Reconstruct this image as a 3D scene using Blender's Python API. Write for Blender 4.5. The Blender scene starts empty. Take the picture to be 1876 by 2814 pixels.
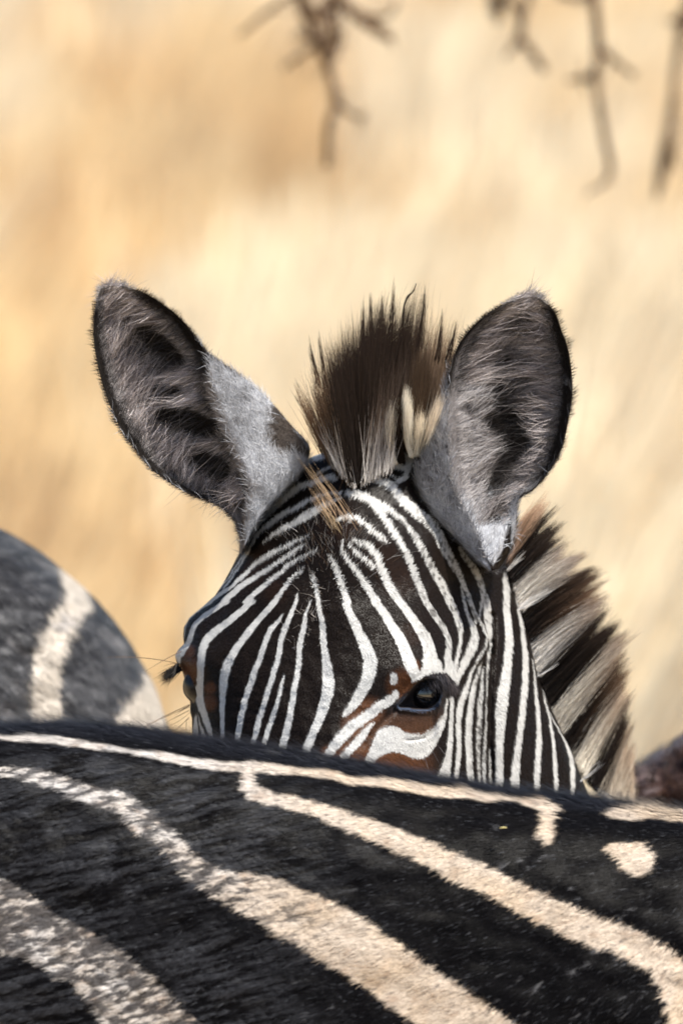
import bpy, math
import numpy as np
rng = np.random.default_rng(11)
sc = bpy.context.scene

# ------------------------------------------------------------------ camera, light, exposure
PITCH = math.radians(6.0)
K = 3.0e-5                       # radians per photograph pixel
D0 = 10.0                        # metres from the lens to the zebra's face
FWD = np.array([0, math.cos(PITCH), -math.sin(PITCH)])
UP = np.array([0, math.sin(PITCH), math.cos(PITCH)])
RIGHT = np.array([1.0, 0, 0])
CAM = np.array([0, 0, 1.27]) - D0 * FWD

cam = bpy.data.cameras.new("camera"); cam_o = bpy.data.objects.new("camera", cam)
sc.collection.objects.link(cam_o); sc.camera = cam_o
cam_o.location = CAM; cam_o.rotation_euler = (math.pi / 2 - PITCH, 0, 0)
cam.sensor_fit = 'VERTICAL'; cam.sensor_height = 36; cam.lens = 36 / (2814 * K)
cam.clip_end = 2000
cam.dof.use_dof = True; cam.dof.focus_distance = 9.92; cam.dof.aperture_fstop = 7.0
cam.dof.aperture_blades = 0

SUN_DIR = np.array([0.42, -0.17, 0.89]); SUN_DIR /= np.linalg.norm(SUN_DIR)
w = bpy.data.worlds.new("World"); sc.world = w; w.use_nodes = True
nt = w.node_tree; bg = nt.nodes['Background']
sky = nt.nodes.new('ShaderNodeTexSky'); sky.sky_type = 'NISHITA'; sky.sun_disc = False
sky.sun_elevation = math.asin(SUN_DIR[2]); sky.sun_rotation = math.atan2(SUN_DIR[0], SUN_DIR[1])
sky.dust_density = 1.5; sky.air_density = 1.0
nt.links.new(sky.outputs[0], bg.inputs[0]); bg.inputs[1].default_value = 0.10
sun = bpy.data.lights.new("sun", 'SUN'); sun.energy = 4.7; sun.angle = math.radians(0.6); sun.color = (1, 0.95, 0.86)
sun_o = bpy.data.objects.new("sun", sun); sc.collection.objects.link(sun_o)
from mathutils import Vector
sun_o.rotation_euler = Vector(SUN_DIR).to_track_quat('Z', 'Y').to_euler(); sun_o.location = (3, -3, 8)
sc.view_settings.view_transform = 'Standard'; sc.view_settings.look = 'None'
sc.view_settings.exposure = 1.16; sc.view_settings.gamma = 1
sc.render.engine = 'CYCLES'

# ------------------------------------------------------------------ helpers
def P(px, py, dep):
    """a point: photograph pixel and millimetres beyond the face plane -> world metres"""
    px, py, dep = np.broadcast_arrays(np.asarray(px, float), np.asarray(py, float), np.asarray(dep, float))
    d = D0 + dep / 1000.0
    return CAM + d[..., None] * (FWD + ((px - 938) * K)[..., None] * RIGHT - ((py - 1407) * K)[..., None] * UP)
def toPx(W):
    q = W - CAM; d = q @ FWD
    return 938 + (q @ RIGHT) / d / K, 1407 - (q @ UP) / d / K

_tab = rng.random((256, 256))
def vnoise(x, y, seed=0):
    x = np.asarray(x, float) + seed * 17.31; y = np.asarray(y, float) + seed * 9.77
    xi = np.floor(x).astype(int); yi = np.floor(y).astype(int); fx = x - xi; fy = y - yi
    fx = fx * fx * (3 - 2 * fx); fy = fy * fy * (3 - 2 * fy)
    g = lambda a, b: _tab[a & 255, b & 255]
    return (g(xi, yi) * (1 - fx) + g(xi + 1, yi) * fx) * (1 - fy) + (g(xi, yi + 1) * (1 - fx) + g(xi + 1, yi + 1) * fx) * fy
def fbm(x, y, seed=0, o=3):
    s = 0; a = 1; t = 0
    for i in range(o):
        s = s + a * vnoise(x * 2 ** i, y * 2 ** i, seed + i * 3); t += a; a *= .55
    return s / t
def sstep(a, b, x):
    t = np.clip((np.asarray(x, float) - a) / (b - a), 0, 1); return t * t * (3 - 2 * t)

CROPS = {'A': (450, 1200, .38265), 'B': (950, 1200, .38265), 'C': (450, 1650, .38265), 'D': (950, 1650, .38265),
         'E': (1350, 1350, .38265), 'F': (0, 1950, .59949), 'G': (936, 1950, .59949), 'R': (0, 1400, .35714),
         'H': (780, 1200, .25510), 'I': (780, 760, .33163), 'T': (600, 0, .81378), 'W': (420, 1740, .14031), 'Y': (1080, 1780, .14031), 'X': (0, 0, 1)}
def cv(c, pts):
    ox, oy, s = CROPS[c]
    return [tuple([ox + p[0] * s, oy + p[1] * s] + [v * s for v in p[2:]]) for p in pts]
def segs(lines):
    out = []
    for l in lines:
        for a, b in zip(l[:-1], l[1:]):
            out.append((a[0], a[1], a[2], b[0], b[1], b[2]))
    return np.array(out)
def sd_lines(S, x, y):
    """signed distance (positive inside) to a set of strokes of varying width"""
    x = np.asarray(x, float).ravel(); y = np.asarray(y, float).ravel(); r = np.full(x.shape, -1e4)
    dx = S[:, 3] - S[:, 0]; dy = S[:, 4] - S[:, 1]; l2 = dx * dx + dy * dy + 1e-9
    for i in range(0, len(x), 20000):
        X = x[i:i + 20000, None]; Y = y[i:i + 20000, None]
        t = np.clip(((X - S[:, 0]) * dx + (Y - S[:, 1]) * dy) / l2, 0, 1)
        d = np.hypot(X - S[:, 0] - t * dx, Y - S[:, 1] - t * dy)
        r[i:i + 20000] = (.5 * (S[:, 2] + t * (S[:, 5] - S[:, 2])) - d).max(1)
    return r
def sd_poly(poly, x, y):
    poly = np.array(poly, float); x = np.asarray(x, float).ravel(); y = np.asarray(y, float).ravel()
    d = np.full(x.shape, 1e9); ins = np.zeros(x.shape, bool); n = len(poly)
    for i in range(n):
        ax, ay = poly[i]; bx, by = poly[(i + 1) % n]; ex, ey = bx - ax, by - ay
        t = np.clip(((x - ax) * ex + (y - ay) * ey) / (ex * ex + ey * ey + 1e-9), 0, 1)
        d = np.minimum(d, np.hypot(x - ax - t * ex, y - ay - t * ey))
        c = (ay > y) != (by > y)
        ins ^= c & (x < (bx - ax) * (y - ay) / (by - ay + 1e-12) + ax)
    return np.where(ins, d, -d)
def smooth_poly(pts, it=2):
    p = np.array(pts, float)
    for _ in range(it):
        q = np.roll(p, -1, 0); p = np.stack([.75 * p + .25 * q, .25 * p + .75 * q], 1).reshape(-1, p.shape[1])
    return p

class Bag:
    """collects triangles with a colour per point and a material slot, links them as one mesh object"""
    def __init__(s): s.v = []; s.f = []; s.c = []; s.m = []; s.n = 0; s.s = []
    def add(s, v, f, c, m=0, smooth=True):
        v = np.asarray(v, float).reshape(-1, 3); f = np.asarray(f, int)
        if f.shape[1] == 4: f = np.concatenate([f[:, [0, 1, 2]], f[:, [0, 2, 3]]])
        c = np.broadcast_to(np.asarray(c, float), v.shape)
        s.v.append(v); s.f.append(f + s.n); s.c.append(c); s.m.append(np.full(len(f), m)); s.s.append(np.full(len(f), smooth)); s.n += len(v)
    def build(s, name, mats, parent=None, **props):
        V = np.concatenate(s.v); F = np.concatenate(s.f); Cc = np.clip(np.concatenate(s.c), 0, 1); M = np.concatenate(s.m); S = np.concatenate(s.s)
        me = bpy.data.meshes.new(name)
        me.vertices.add(len(V)); me.vertices.foreach_set('co', V.astype(np.float32).ravel())
        me.loops.add(F.size); me.loops.foreach_set('vertex_index', F.astype(np.int32).ravel())
        me.polygons.add(len(F)); me.polygons.foreach_set('loop_start', (np.arange(len(F)) * 3).astype(np.int32))
        me.polygons.foreach_set('material_index', M.astype(np.int32)); me.polygons.foreach_set('use_smooth', S)
        at = me.attributes.new('Col', 'FLOAT_COLOR', 'POINT')
        at.data.foreach_set('color', np.concatenate([Cc, np.ones((len(Cc), 1))], 1).astype(np.float32).ravel())
        for m in mats: me.materials.append(m)
        me.update(); me.validate()
        o = bpy.data.objects.new(name, me); sc.collection.objects.link(o)
        if parent: o.parent = parent
        for k, v in props.items(): o[k] = v
        return o
def grid_faces(R, Cn, wrap):
    i = np.arange(R - 1)[:, None]; j = np.arange(Cn if wrap else Cn - 1)[None, :]; j2 = (j + 1) % Cn
    return np.stack(np.broadcast_arrays(i * Cn + j, i * Cn + j2, (i + 1) * Cn + j2, (i + 1) * Cn + j), -1).reshape(-1, 4)
def caps(V, R, Cn):
    """fans that close the first and the last ring"""
    f = []
    j = np.arange(Cn)
    a = V.reshape(-1, 3); n = len(a)
    top = a[:Cn].mean(0); bot = a[(R - 1) * Cn:R * Cn].mean(0)
    F = np.concatenate([np.stack([np.full(Cn, n), (j + 1) % Cn, j], 1), np.stack([np.full(Cn, n + 1), (R - 1) * Cn + j, (R - 1) * Cn + (j + 1) % Cn], 1)])
    return np.concatenate([a, [top, bot]]), F
def tube(bag, pts, rad, col, m=0, n=8, nsub=4):
    """a tapering limb through points"""
    pts = np.array(pts, float); rad = np.array(rad, float)
    t = np.linspace(0, len(pts) - 1, (len(pts) - 1) * nsub + 1); k = np.arange(len(pts))
    def cr(a):
        a = np.asarray(a, float); a2 = np.concatenate([[2 * a[0] - a[1]], a, [2 * a[-1] - a[-2]]]); i = np.minimum(t.astype(int), len(a) - 2); u = t - i
        p0, p1, p2, p3 = a2[i], a2[i + 1], a2[i + 2], a2[i + 3]
        if a.ndim == 2: u = u[:, None]
        return .5 * (2 * p1 + (p2 - p0) * u + (2 * p0 - 5 * p1 + 4 * p2 - p3) * u * u + (3 * p1 - p0 - 3 * p2 + p3) * u ** 3)
    q = cr(pts); r = np.maximum(np.interp(t, k, rad), 1e-4)
    T = np.gradient(q, axis=0); T /= np.linalg.norm(T, axis=1)[:, None]
    ref = np.array([.31, .83, .2]); A = np.cross(T, ref); A /= np.linalg.norm(A, axis=1)[:, None]; B = np.cross(T, A)
    th = np.linspace(0, 2 * np.pi, n, endpoint=False)
    V = q[:, None] + r[:, None, None] * (np.cos(th)[None, :, None] * A[:, None] + np.sin(th)[None, :, None] * B[:, None])
    v2, cf = caps(V, len(t), n); c = col(v2) if callable(col) else col
    bag.add(v2, np.concatenate([grid_faces(len(t), n, True)[:, [0, 1, 2]], grid_faces(len(t), n, True)[:, [0, 2, 3]], cf]), c, m)
def vnormals(V, F):
    n = np.zeros_like(V); a = np.cross(V[F[:, 1]] - V[F[:, 0]], V[F[:, 2]] - V[F[:, 0]])
    for k in range(3): np.add.at(n, F[:, k], a)
    return n / (np.linalg.norm(n, axis=1)[:, None] + 1e-12)
def unit(a): return a / (np.linalg.norm(a, axis=-1, keepdims=True) + 1e-12)
def scatter(V, N, F, n, wfun):
    """n points over triangles: position, normal"""
    cr_ = np.cross(V[F[:, 1]] - V[F[:, 0]], V[F[:, 2]] - V[F[:, 0]]); ar = np.linalg.norm(cr_, axis=1)
    c = V[F].mean(1); wt = ar * wfun(c, N[F].mean(1)); cs = np.cumsum(wt); k = np.searchsorted(cs, rng.random(n) * cs[-1]); k = np.minimum(k, len(F) - 1)
    a = rng.random(n); b = rng.random(n); s = a + b > 1; a[s] = 1 - a[s]; b[s] = 1 - b[s]; a = a[:, None]; b = b[:, None]
    f = F[k]
    return V[f[:, 0]] * (1 - a - b) + V[f[:, 1]] * a + V[f[:, 2]] * b, unit(N[f[:, 0]] * (1 - a - b) + N[f[:, 1]] * a + N[f[:, 2]] * b)
def short_fur(bag, p, n, d, L, wd, col, lift, m=1, tipcol=None):
    """flat tapering hairs lying along d on a surface of normal n"""
    d = unit(d - n * np.sum(d * n, 1)[:, None]); side = unit(np.cross(d, n)); L = L[:, None]; wd = np.broadcast_to(np.asarray(wd, float), (len(p),))[:, None]; lf = np.broadcast_to(np.asarray(lift, float), (len(p),))[:, None]
    p0 = p - n * 2e-4; p1 = p + d * L * .5 + n * L * lf * .75; p2 = p + d * L + n * L * lf
    V = np.stack([p0 - side * wd / 2, p0 + side * wd / 2, p1 - side * wd * .42, p1 + side * wd * .42, p2], 1).reshape(-1, 3)
    b = np.arange(len(p))[:, None] * 5
    F = np.concatenate([b + [0, 1, 3], b + [0, 3, 2], b + [2, 3, 4]])
    c = np.repeat(col, 5, 0)
    if tipcol is not None:
        c = c.reshape(-1, 5, 3).copy(); c[:, 4] = tipcol; c[:, 2:4] = .5 * (c[:, 2:4] + tipcol[:, None]); c = c.reshape(-1, 3)
    bag.add(V, F, c, m, True)
def strands(bag, root, tip, bend, wd, c0, c1, nseg=5, m=0, mid=None):
    """long hairs: ribbons from root to tip bowed by the vector bend"""
    n = len(root); t = np.linspace(0, 1, nseg + 1)[None, :, None]
    q = root[:, None] * (1 - t) + tip[:, None] * t + bend[:, None] * (4 * t * (1 - t))
    T = unit(np.gradient(q, axis=1)); r = rng.normal(size=(n, 1, 3)) * .35 + FWD
    S = unit(np.cross(T, r)); wv = np.broadcast_to(np.asarray(wd, float), (n,))[:, None, None] * (1 - .85 * t ** 2) * .5
    V = np.stack([q - S * wv, q + S * wv], 2)
    c = c0[:, None] * (1 - t) + c1[:, None] * t
    if mid is not None: c = np.where(t < .5, c0[:, None] * (1 - 2 * t) + mid[:, None] * 2 * t, mid[:, None] * (2 - 2 * t) + c1[:, None] * (2 * t - 1))
    c = np.repeat(c[:, :, None], 2, 2)
    k = np.arange(n)[:, None, None] * (2 * (nseg + 1)) + np.arange(nseg)[None, :, None] * 2
    F = (k + np.array([0, 1, 3, 2])[None, None]).reshape(-1, 4)
    bag.add(V.reshape(-1, 3), F, c.reshape(-1, 3), m, True)

# ------------------------------------------------------------------ materials
def mat(name, rough=.6, spec=.4, bump=0., scale=800., transl=0., col=None, coat=0.):
    m = bpy.data.materials.new(name); m.use_nodes = True; t = m.node_tree; b = t.nodes['Principled BSDF']
    b.inputs['Roughness'].default_value = rough; b.inputs['Specular IOR Level'].default_value = spec
    if coat: b.inputs['Coat Weight'].default_value = coat; b.inputs['Coat Roughness'].default_value = .02
    if col is None:
        a = t.nodes.new('ShaderNodeAttribute'); a.attribute_name = 'Col'; src = a.outputs['Color']
        ns = t.nodes.new('ShaderNodeTexNoise'); ns.inputs['Scale'].default_value = scale; ns.inputs['Detail'].default_value = 3
        tc = t.nodes.new('ShaderNodeTexCoord'); t.links.new(tc.outputs['Object'], ns.inputs['Vector'])
        mr = t.nodes.new('ShaderNodeMapRange'); mr.inputs['To Min'].default_value = .75; mr.inputs['To Max'].default_value = 1.25
        t.links.new(ns.outputs['Fac'], mr.inputs['Value'])
        mx = t.nodes.new('ShaderNodeMix'); mx.data_type = 'RGBA'; mx.blend_type = 'MULTIPLY'; mx.inputs[0].default_value = 1
        t.links.new(src, mx.inputs[6]); t.links.new(mr.outputs[0], mx.inputs[7]); t.links.new(mx.outputs[2], b.inputs['Base Color']); out = mx.outputs[2]
        if bump:
            bp = t.nodes.new('ShaderNodeBump'); bp.inputs['Strength'].default_value = bump; bp.inputs['Distance'].default_value = .001
            t.links.new(ns.outputs['Fac'], bp.inputs['Height']); t.links.new(bp.outputs[0], b.inputs['Normal'])
    else:
        b.inputs['Base Color'].default_value = (*col, 1); out = None
    if transl:
        tr = t.nodes.new('ShaderNodeBsdfTranslucent'); ms = t.nodes.new('ShaderNodeMixShader'); ms.inputs[0].default_value = transl
        if out: t.links.new(out, tr.inputs[0])
        else: tr.inputs[0].default_value = (*col, 1)
        t.links.new(b.outputs[0], ms.inputs[1]); t.links.new(tr.outputs[0], ms.inputs[2]); t.links.new(ms.outputs[0], t.nodes['Material Output'].inputs[0])
    return m
M_SKIN = mat('zebra_hide', .7, .04, .2, 900)
M_FUR = mat('short_hair', .42, .09, 0, 500)
M_MANE = mat('mane_hair', .5, .12, 0, 300, transl=.16)
M_NEARFUR = mat('back_hair', .42, .025, 0, 500)
M_EYE2 = mat('far_eye', .3, .25, 0, 60)
M_EYE = mat('wet_eye', .06, .6, 0, 60, coat=.6)
M_GRASS = mat('dry_grass', .8, .1, 0, 3, transl=.35)
M_TWIG = mat('grey_bark', .85, .15, .4, 90)
M_LEAF = mat('leaf', .6, .3, 0, 30, transl=.3)

def tag(o, label=None, cat=None, kind=None, group=None):
    if label: o['label'] = label
    if cat: o['category'] = cat
    if kind: o['kind'] = kind
    if group: o['group'] = group
    return o

# ------------------------------------------------------------------ ground and grass
def ground():
    m = bpy.data.materials.new('dry_ground'); m.use_nodes = True; t = m.node_tree; b = t.nodes['Principled BSDF']; b.inputs['Roughness'].default_value = .95
    tc = t.nodes.new('ShaderNodeTexCoord'); n1 = t.nodes.new('ShaderNodeTexNoise'); n1.inputs['Scale'].default_value = .9; n1.inputs['Detail'].default_value = 6
    r = t.nodes.new('ShaderNodeValToRGB'); r.color_ramp.elements[0].color = (.44, .31, .17, 1); r.color_ramp.elements[1].color = (.62, .49, .31, 1)
    r.color_ramp.elements[0].position = .35; r.color_ramp.elements[1].position = .62
    t.links.new(tc.outputs['Object'], n1.inputs['Vector']); t.links.new(n1.outputs['Fac'], r.inputs[0]); t.links.new(r.outputs[0], b.inputs['Base Color'])
    n = 80; xs = np.sinh(np.linspace(-4.6, 4.6, n)) * 16; X, Y = np.meshgrid(xs, xs)
    Z = (fbm(X / 9, Y / 9, 5) - .5) * .12
    V = np.stack([X, Y, Z], -1).reshape(-1, 3); B = Bag(); B.add(V, grid_faces(n, n, False)[:, ::-1], (.4, .28, .15))
    # faces wound so the sheet looks up
    return tag(B.build('ground', [m]), kind='structure')
ground()
def grass():
    B = Bag(); n = 300000
    y = 2.2 + rng.random(n) ** 1.15 * 46
    x = (rng.random(n) * 2 - 1) * np.where(rng.random(n) < .60, 1.2 + .075 * (y + 10), 3.0 + .42 * (y + 10))
    dens = fbm(x / .33, y / 1.3, 3); keep = dens > .15 + .2 * rng.random(n)
    x = x[keep]; y = y[keep]; n = len(x)
    tone = .88 * fbm(x / .26 + y * .10, y / 2.0, 8, 3) + .12 * fbm(x / 1.1, y / 9, 28, 2); tone2 = fbm(x / .24, y / 1.8, 21, 2)
    h = (.20 + .26 * rng.random(n)) * (.45 + 1.1 * tone2)
    a = rng.random(n) * 6.283; ln = .08 + .30 * rng.random(n)
    root = np.stack([x, y, np.full(n, -.03)], 1); tip = root + np.stack([np.cos(a) * ln * h * 1.2 + .26 * h, np.sin(a) * ln * h, h], 1)
    q = .62 + .38 * rng.random((n, 1))
    straw = np.array([.84, .66, .39]); cream = np.array([.92, .80, .58]); rust = np.array([.68, .49, .27])
    k = sstep(.33, .56, tone)[:, None]; c = rust * (1 - k) + straw * k; k2 = sstep(.46, .64, tone2)[:, None]; c = c * (1 - k2) + cream * k2
    c = c * (.72 + .4 * rng.random((n, 1)))
    strands(B, root, tip, np.stack([0 * x, 0 * x, .06 * h], 1), (.006 + .010 * rng.random(n)) * (1 + y / 30), c * .9, c * 1.05, nseg=3)
    return tag(B.build('tall_grass', [M_GRASS]), 'tall dry straw-coloured grass filling the sunlit plain behind the zebras', 'grass', 'stuff')
grass()

# ------------------------------------------------------------------ thorn tree whose twigs hang into the top of the picture
tree = bpy.data.objects.new('thorn_tree', None); sc.collection.objects.link(tree); tree.location = (3.3, 3.4, 0)
tag(tree, 'thorn tree whose bare grey twigs hang blurred into the top of the picture', 'tree')
def tpart(name, B, mats, **k):
    o = B.build(name, mats, None, **k); o.parent = tree; o.matrix_parent_inverse = tree.matrix_basis.inverted() if False else o.matrix_parent_inverse
    for v in [0]: pass
    me = o.data; co = np.empty(len(me.vertices) * 3, np.float32); me.vertices.foreach_get('co', co); co = co.reshape(-1, 3) - np.array([3.3, 3.4, 0], np.float32); me.vertices.foreach_set('co', co.ravel()); me.update()
    return o
bark = (.085, .052, .03)
B = Bag(); tube(B, [(3.3, 3.4, -.1), (3.25, 3.4, .8), (3.05, 3.3, 1.6), (2.9, 3.2, 2.3)], [.17, .13, .12, .10], bark, n=12); tpart('trunk', B, [M_TWIG])
brs = [[(2.9, 3.2, 2.25), (2.0, 2.9, 2.75), (.9, 2.6, 2.7), (-.3, 2.5, 2.55), (-1.2, 2.5, 2.6)], [(2.95, 3.2, 2.25), (3.6, 3.6, 3.0), (4.6, 3.9, 3.3)], [(2.9, 3.2, 2.2), (2.6, 4.1, 2.9), (2.0, 5.2, 3.2)]]
for b_ in brs:
    B = Bag(); tube(B, b_, np.linspace(.085, .015, len(b_)), bark); tpart('branch', B, [M_TWIG])
TD = 3100
twigs = [  # strokes in the T crop, width in crop pixels
    ([[(240, -330, 30), (262, -120, 26), (280, 20, 24), (330, 140, 24), (368, 220, 26), (395, 335, 24), (372, 430, 22), (366, 560, 20)],
      [(395, 345, 20), (440, 380, 16), (495, 402, 9)], [(300, -60, 20), (190, 20, 17), (75, 115, 10)], [(330, 150, 18), (270, 190, 13), (215, 235, 7)],
      [(372, 215, 22), (410, 130, 22), (400, 20, 18), (420, -80, 16)], [(365, 170, 20), (345, 90, 26), (372, 30, 20)], [(380, 160, 20), (395, 100, 28), (385, 40, 18)], [(350, 120, 16), (300, 130, 12), (280, 90, 8)], [(395, 335, 30), (390, 300, 22)]], .4),
    ([[(250, -260, 40), (400, -20, 36), (470, 50, 34), (530, 95, 34), (585, 130, 24)], [(470, 50, 18), (560, 60, 12), (600, 20, 8)]], .3),
    ([[(900, -220, 22), (960, -30, 22), (1018, 50, 24), (1012, 130, 24), (965, 195, 10)], [(1075, -160, 18), (1045, 0, 20), (1020, 70, 22)], [(1015, 130, 22), (1060, 180, 24), (1100, 240, 22)]], .6),
    ([[(1250, -300, 28), (1268, -20, 26), (1282, 170, 26), (1274, 270, 24), (1300, 450, 22), (1320, 590, 20), (1240, 655, 8)], [(1286, 165, 20), (1340, 205, 18), (1400, 258, 12)],
      [(1272, 268, 18), (1230, 268, 18), (1180, 272, 12)], [(1150, -20, 20), (1210, -5, 18), (1268, -20, 18)]], .45),
    ([[(1600, -250, 26), (1572, 40, 34), (1548, 200, 22), (1528, 380, 22), (1500, 560, 34), (1478, 670, 12)], [(1572, 40, 20), (1530, 80, 12)], [(1528, 380, 14), (1520, 480, 24), (1535, 560, 12)]], .85),
]
for k, (ls, extra) in enumerate(twigs):
    B = Bag()
    for l in ls:
        q = cv('T', l); q = [(a + 0, b_, c) for a, b_, c in q]; a = np.array(q); dp = TD + extra * 900 + rng.normal(size=len(a)) * 25
        W3 = P(a[:, 0], a[:, 1], dp); r = a[:, 2] * K * (D0 + dp / 1000) * .62
        if l[0][1] < -200: W3 = np.concatenate([[W3[0] + np.array([rng.normal() * .05, .0, 2.6 - W3[0, 2]])], W3]); r = np.concatenate([[r[0] * 1.2], r])
        tube(B, W3, r, np.array(bark) * (.8 + .3 * rng.random()), n=7)
        for i in range(7):          # short thorns
            j = rng.integers(1, len(W3)); t_ = rng.random(); p_ = W3[j - 1] * (1 - t_) + W3[j] * t_; d_ = unit(rng.normal(size=3)) * (.012 + .018 * rng.random())
            tube(B, [p_, p_ + d_ * .5, p_ + d_], [.0016, .001, .0002], bark, n=4, nsub=1)
    tpart('twig', B, [M_TWIG])
B = Bag(); n = 26000
cc = rng.normal(size=(n, 3)); cc = unit(cc) * rng.random((n, 1)) ** .4 * np.array([2.6, 1.9, .42]) + np.array([2.3, 3.9, 3.15])
cc = cc[fbm(cc[:, 0] * 1.6, cc[:, 1] * 1.6, 30) > .42]; n = len(cc)
u_ = unit(rng.normal(size=(n, 3))); v_ = unit(np.cross(u_, rng.normal(size=(n, 3)))); s_ = (.012 + .014 * rng.random(n))[:, None]
Vl = np.stack([cc - u_ * s_, cc + v_ * s_ * .5, cc + u_ * s_, cc - v_ * s_ * .5], 1).reshape(-1, 3); cl = np.repeat(np.array([.07, .09, .03]) * (.6 + .8 * rng.random((n, 1))), 4, 0)
B.add(Vl, np.arange(n * 4).reshape(-1, 4), cl, 0, False); tpart('crown', B, [M_LEAF], kind='stuff')

# ------------------------------------------------------------------ coat pattern of the watching zebra
WHITE = np.array([.455, .45, .435]); BLACK = np.array([.0085, .0058, .0046]); BROWN = np.array([.080, .032, .014]); GREY = np.array([.30, .30, .31])
HL = []   # white strokes
def s_(c, *p): HL.append(cv(c, p))
s_('A', (1210, 225, 22), (1130, 260, 24), (1080, 300, 12))
s_('A', (1080, 165, 70), (1140, 130, 90), (1190, 120, 60))
s_('A', (1220, 310, 50), (1130, 320, 45), (1070, 350, 48), (980, 375, 50), (900, 430, 55), (830, 490, 50), (760, 560, 40), (700, 620, 30), (650, 690, 22), (615, 750, 18), (590, 830, 14), (540, 905, 16), (470, 1015, 14), (400, 1095, 10))
s_('A', (1260, 425, 22), (1180, 425, 22), (1110, 445, 28), (1040, 480, 33), (960, 525, 38), (880, 560, 40), (800, 610, 40), (720, 670, 35), (660, 730, 30), (630, 790, 24), (590, 860, 20), (540, 945, 20), (480, 1030, 18), (420, 1105, 12))
s_('A', (1262, 462, 16), (1200, 485, 28), (1100, 540, 52), (1020, 590, 58), (940, 640, 50), (860, 680, 42), (790, 720, 32), (715, 772, 12))
s_('A', (1040, 735, 12), (960, 770, 22), (890, 800, 30), (800, 840, 35), (720, 880, 35), (650, 930, 35), (590, 990, 34), (530, 1040, 30), (470, 1090, 30), (400, 1130, 28), (330, 1190, 28), (260, 1235, 22), (200, 1290, 18))
s_('C', (240, 65, 16), (180, 135, 13), (155, 200, 10), (145, 270, 8))
s_('A', (1020, 795, 14), (940, 840, 25), (880, 880, 28), (820, 920, 28), (750, 960, 32), (680, 1000, 35), (610, 1040, 40), (550, 1080, 44), (490, 1130, 44), (430, 1180, 42))
s_('C', (460, 0, 38), (380, 52, 38), (290, 112, 38), (235, 162, 38), (205, 220, 42), (190, 280, 42), (160, 330, 48), (130, 370, 56), (100, 395, 50), (112, 440, 20))
s_('A', (1100, 830, 12), (1040, 860, 16), (980, 890, 20), (900, 935, 26), (840, 985, 30), (780, 1030, 35), (710, 1080, 38), (650, 1130, 38), (590, 1185, 40))
s_('C', (640, 0, 45), (570, 62, 48), (500, 122, 52), (430, 175, 52), (365, 225, 58), (310, 280, 58), (285, 340, 60), (272, 420, 58), (264, 500, 55), (262, 580, 52), (256, 640, 55), (262, 720, 60), (285, 800, 52), (315, 880, 48), (335, 950, 38), (348, 1030, 28), (355, 1110, 25))
s_('W', (600, 790, 12), (700, 920, 40), (780, 1050, 55), (860, 1180, 80), (900, 1300, 110))
s_('W', (850, 1590, 40), (840, 1700, 80), (838, 1850, 115), (840, 2050, 120), (845, 2300, 120))
s_('W', (870, 1540, 12), (920, 1720, 35), (960, 1870, 60), (1000, 2030, 90), (1040, 2200, 80))
s_('A', (1000, 965, 18), (950, 1000, 25), (900, 1050, 28), (860, 1100, 30), (810, 1160, 34), (770, 1205, 38))
s_('C', (815, 0, 34), (750, 62, 45), (690, 130, 46), (640, 190, 48), (590, 250, 50), (540, 320, 52), (500, 380, 58), (462, 450, 65), (440, 520, 66), (430, 600, 60), (424, 680, 50), (420, 760, 40), (422, 860, 34), (425, 950, 30), (420, 1030, 25), (420, 1120, 24))
s_('C', (860, 95, 14), (820, 150, 30), (772, 200, 38), (740, 270, 42), (712, 350, 42), (690, 420, 44), (655, 500, 45), (632, 580, 44), (600, 660, 46), (580, 740, 48), (560, 820, 45), (545, 900, 45), (535, 960, 42), (525, 1035, 38), (515, 1130, 38))
s_('C', (960, -60, 10), (955, 0, 25), (930, 60, 33), (900, 130, 40), (870, 200, 44), (845, 270, 42), (835, 350, 42), (818, 430, 40), (790, 520, 40), (765, 600, 42), (740, 680, 42), (715, 760, 40), (690, 840, 42), (670, 920, 42), (650, 990, 40), (635, 1050, 38), (620, 1130, 38))
s_('C', (866, 530, 10), (850, 580, 24), (840, 640, 28), (825, 700, 32), (805, 770, 35), (780, 840, 38), (760, 900, 38), (740, 960, 38), (725, 1020, 38), (715, 1110, 35))
s_('C', (1060, -10, 12), (1020, 90, 26), (1010, 160, 40), (1000, 220, 42), (985, 290, 42), (970, 360, 44), (974, 410, 42), (965, 480, 42), (955, 550, 42), (935, 640, 42), (925, 720, 45), (910, 800, 50), (895, 880, 52), (880, 950, 55), (860, 1020, 55), (850, 1120, 55))
s_('A', (1065, 985, 14), (1090, 1060, 28), (1105, 1130, 34), (1110, 1190, 36))
s_('C', (1108, 0, 36), (1122, 80, 42), (1140, 160, 45), (1145, 240, 48), (1150, 320, 50), (1160, 400, 58), (1172, 470, 70), (1180, 550, 88), (1180, 630, 90), (1165, 700, 84), (1140, 780, 74), (1115, 850, 68), (1085, 920, 66), (1055, 990, 62), (1030, 1050, 60), (1010, 1120, 55))
s_('A', (1175, 875, 12), (1220, 930, 35), (1250, 1000, 42), (1280, 1080, 48), (1310, 1160, 52), (1320, 1190, 54))
s_('C', (1305, 10, 55), (1330, 80, 60), (1370, 160, 70), (1400, 230, 76), (1435, 300, 84), (1462, 360, 95), (1482, 430, 105), (1478, 500, 100), (1458, 570, 90), (1425, 640, 84), (1388, 700, 78), (1350, 755, 62), (1310, 800, 42), (1280, 832, 10))
s_('C', (1150, 1140, 60), (1180, 1100, 62), (1230, 1030, 75), (1290, 960, 80), (1350, 900, 80), (1420, 850, 78), (1490, 800, 76), (1550, 750, 74))
s_('D', (240, 752, 72), (300, 722, 66), (345, 690, 56), (358, 662, 50))
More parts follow.
